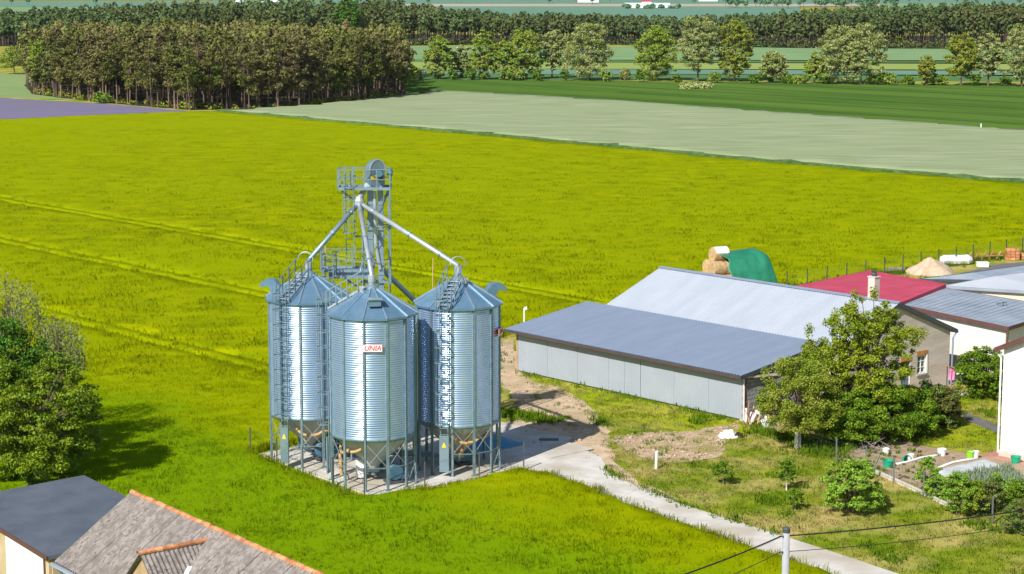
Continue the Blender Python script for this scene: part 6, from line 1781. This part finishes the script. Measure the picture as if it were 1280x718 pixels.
# ------------------------------------------------------------------ yard clutter
c = PX(820, 586); mk_ = thing('marker_post', 'short white plastic marker post beside the rubble patch', 'post', tuple(c))
MB().tube([(c.x, c.y, 0), (c.x + .03, c.y, .92)], .075, 10).build('pipe', 'white_paint', mk_); MB().tube([(c.x + .03, c.y, .92), (c.x + .03, c.y, .97)], .085, 10).build('pipe_cap', 'white_paint', mk_)
heap('film_pile', 'crumpled white plastic film pile near the shed end', 'plastic film', PX(911, 546), .75, .5, .38, 'white_film', 5, .7, .9)
c = PX(923, 546); heap('film_pile', 'small dark heap beside the white plastic film', 'heap', c, .5, .4, .25, 'forest_floor', 6, .8, .8)
c = PX(942, 532); db2 = thing('scrap_pile', 'reddish heap of boards and junk against the block end wall', 'scrap', tuple(c))
rnd = random.Random(4)
for k in range(14):
    p = c + Vector((rnd.uniform(-.5, 1.0), rnd.uniform(-.1, .7), 0)); h = rnd.uniform(.6, 1.7)
    MB().bar(p + Vector((0, 0, .02)), p + Vector((rnd.uniform(-.6, .6), rnd.uniform(.0, .5), h)), rnd.uniform(.07, .2), .05).build('board', ('wood', 'rust', 'pink_trim', 'white_paint', 'ridge_clay')[k % 5], db2)
for k in range(3):
    p = PX(958 + k * 9, 535 + k * 3); MB().box((p.x, p.y, .25), (.5, .4, .46)).build('box', ('white_film', 'pale_bark', 'wood')[k], db2)
c = PX(640, 460); st = thing('firewood_stack', 'small stack of split logs under the shed corner', 'firewood', tuple(UV(-99, 87.4)))
for k in range(18):
    p = UV(-99.1 + (k % 3) * .24, 87.4 + .0, .14 + (k // 3) * .2); MB().tube([p, p + V3 * .9], .1, 7).build('log', ('wood', 'rust', 'pink_wall')[k % 3], st)
# washing line
c = PX(1183, 492); cl = thing('washing_line', 'washing line post in the yard by the gable corner', 'clothes line', tuple(c))
e = c + Vector((2.6, .9, 0))
MB().tube([(c.x, c.y, 0), (c.x, c.y, 1.75)], .035, 8).build('post', 'dark_steel', cl); MB().bar((c.x - .35, c.y, 1.72), (c.x + .35, c.y, 1.72), .04).build('cross_arm', 'rust', cl)
MB().tube([(e.x, e.y, 0), (e.x, e.y, 1.75)], .035, 8).build('post', 'dark_steel', cl); MB().bar((c.x, c.y, 1.7), (e.x, e.y, 1.7), .012).build('line', 'cable', cl)
for (lb, f0, w_, h_, m) in (('pink garment hanging next to the washing line post', .05, .42, .85, 'cloth_pink'), ('white cloth hanging on the washing line beside the pink one', .25, .5, .5, 'cloth_white'), ('second white cloth further along the washing line', .5, .5, .42, 'cloth_white')):
    mb = MB(); s0 = Vector((c.x, c.y, 1.69)).lerp(Vector((e.x, e.y, 1.69)), f0); d = (e - c).normalized()
    for i in range(7):
        for j in range(6):
            off = .05 * math.sin(i * 1.7 + j * .4) * (j / 5); q = s0 + d * (w_ * i / 6) + Vector((-d.y, d.x, 0)) * off; mb.v.append((q.x, q.y, 1.69 - h_ * j / 5))
    mb.f = [(i * 6 + j, i * 6 + j + 1, (i + 1) * 6 + j + 1, (i + 1) * 6 + j) for i in range(6) for j in range(5)]
    o = mesh_at(mb, 'garment', m, None, tuple(s0)); o.modifiers.new('thick', 'SOLIDIFY').thickness = .015; tag(o, lb, 'garment')
for k in range(4):
    p = PX(1197 + k * 5, 494 + (k % 2)); st_ = MB().lathe([(0, .0), (.2, .02), (.24, .12), (.17, .22), (0, .26)], 9, c=(p.x, p.y, .01), cap=False)
    tag(mesh_at(st_, 'white_stone', 'limewash', None, (p.x, p.y, .01)), ('first', 'second', 'third', 'fourth')[k] + ' white stone from the left in the short row on the grass plot', 'stone', 'white stones on the grass plot')
# small marker stake on the boundary of the wheat
c = PX(1226, 163); tag(mesh_at(MB().box((c.x, c.y, .55), (.16, .16, 1.1)).box((c.x, c.y, 1.13), (.22, .22, .06)), 'boundary_stake', 'white_paint', None, (c.x, c.y, 0)), 'white stake on the line between rye and wheat', 'stake')
# pale weed island in the wheat
rng = np.random.default_rng(40); bl = [(PX(855 + k * 3, 110.5 + rng.uniform(-1, 1)).x, PX(855 + k * 3, 110.5 + rng.uniform(-1, 1)).y, .5, 1.3, 2.2, .9) for k in range(11)]
V, Q = blob_leaves(rng, bl, 1500, .6, .4); V[:, 2] = np.maximum(V[:, 2], .03); tag(link('weed_island', fast_mesh('weed_island', V, Q, 'leaf_blossom')), 'pale weedy island in the dark green wheat', 'weeds', kind='stuff')

# ------------------------------------------------------------------ haze: one closed box of even air
mh = bpy.data.materials.new('haze'); mh.use_nodes = True; nt = mh.node_tree
nt.nodes.remove(nt.nodes['Principled BSDF']); pv = nt.nodes.new('ShaderNodeVolumePrincipled')
pv.inputs['Color'].default_value = (.80, .90, 1.0, 1); pv.inputs['Density'].default_value = 0.000028; pv.inputs['Anisotropy'].default_value = .2
nt.links.new(pv.outputs[0], nt.nodes['Material Output'].inputs['Volume']); MATS['haze'] = mh
hb = MB().hexa([(-1500, -60, -1.2), (1500, -60, -1.2), (1500, 3300, -1.2), (-1500, 3300, -1.2)], [(-1500, -60, 30), (1500, -60, 30), (1500, 3300, 30), (-1500, 3300, 30)])
HZ = hb.build('haze', 'haze'); tag(HZ, 'thin bluish summer haze over the fields', 'haze', kind='stuff')
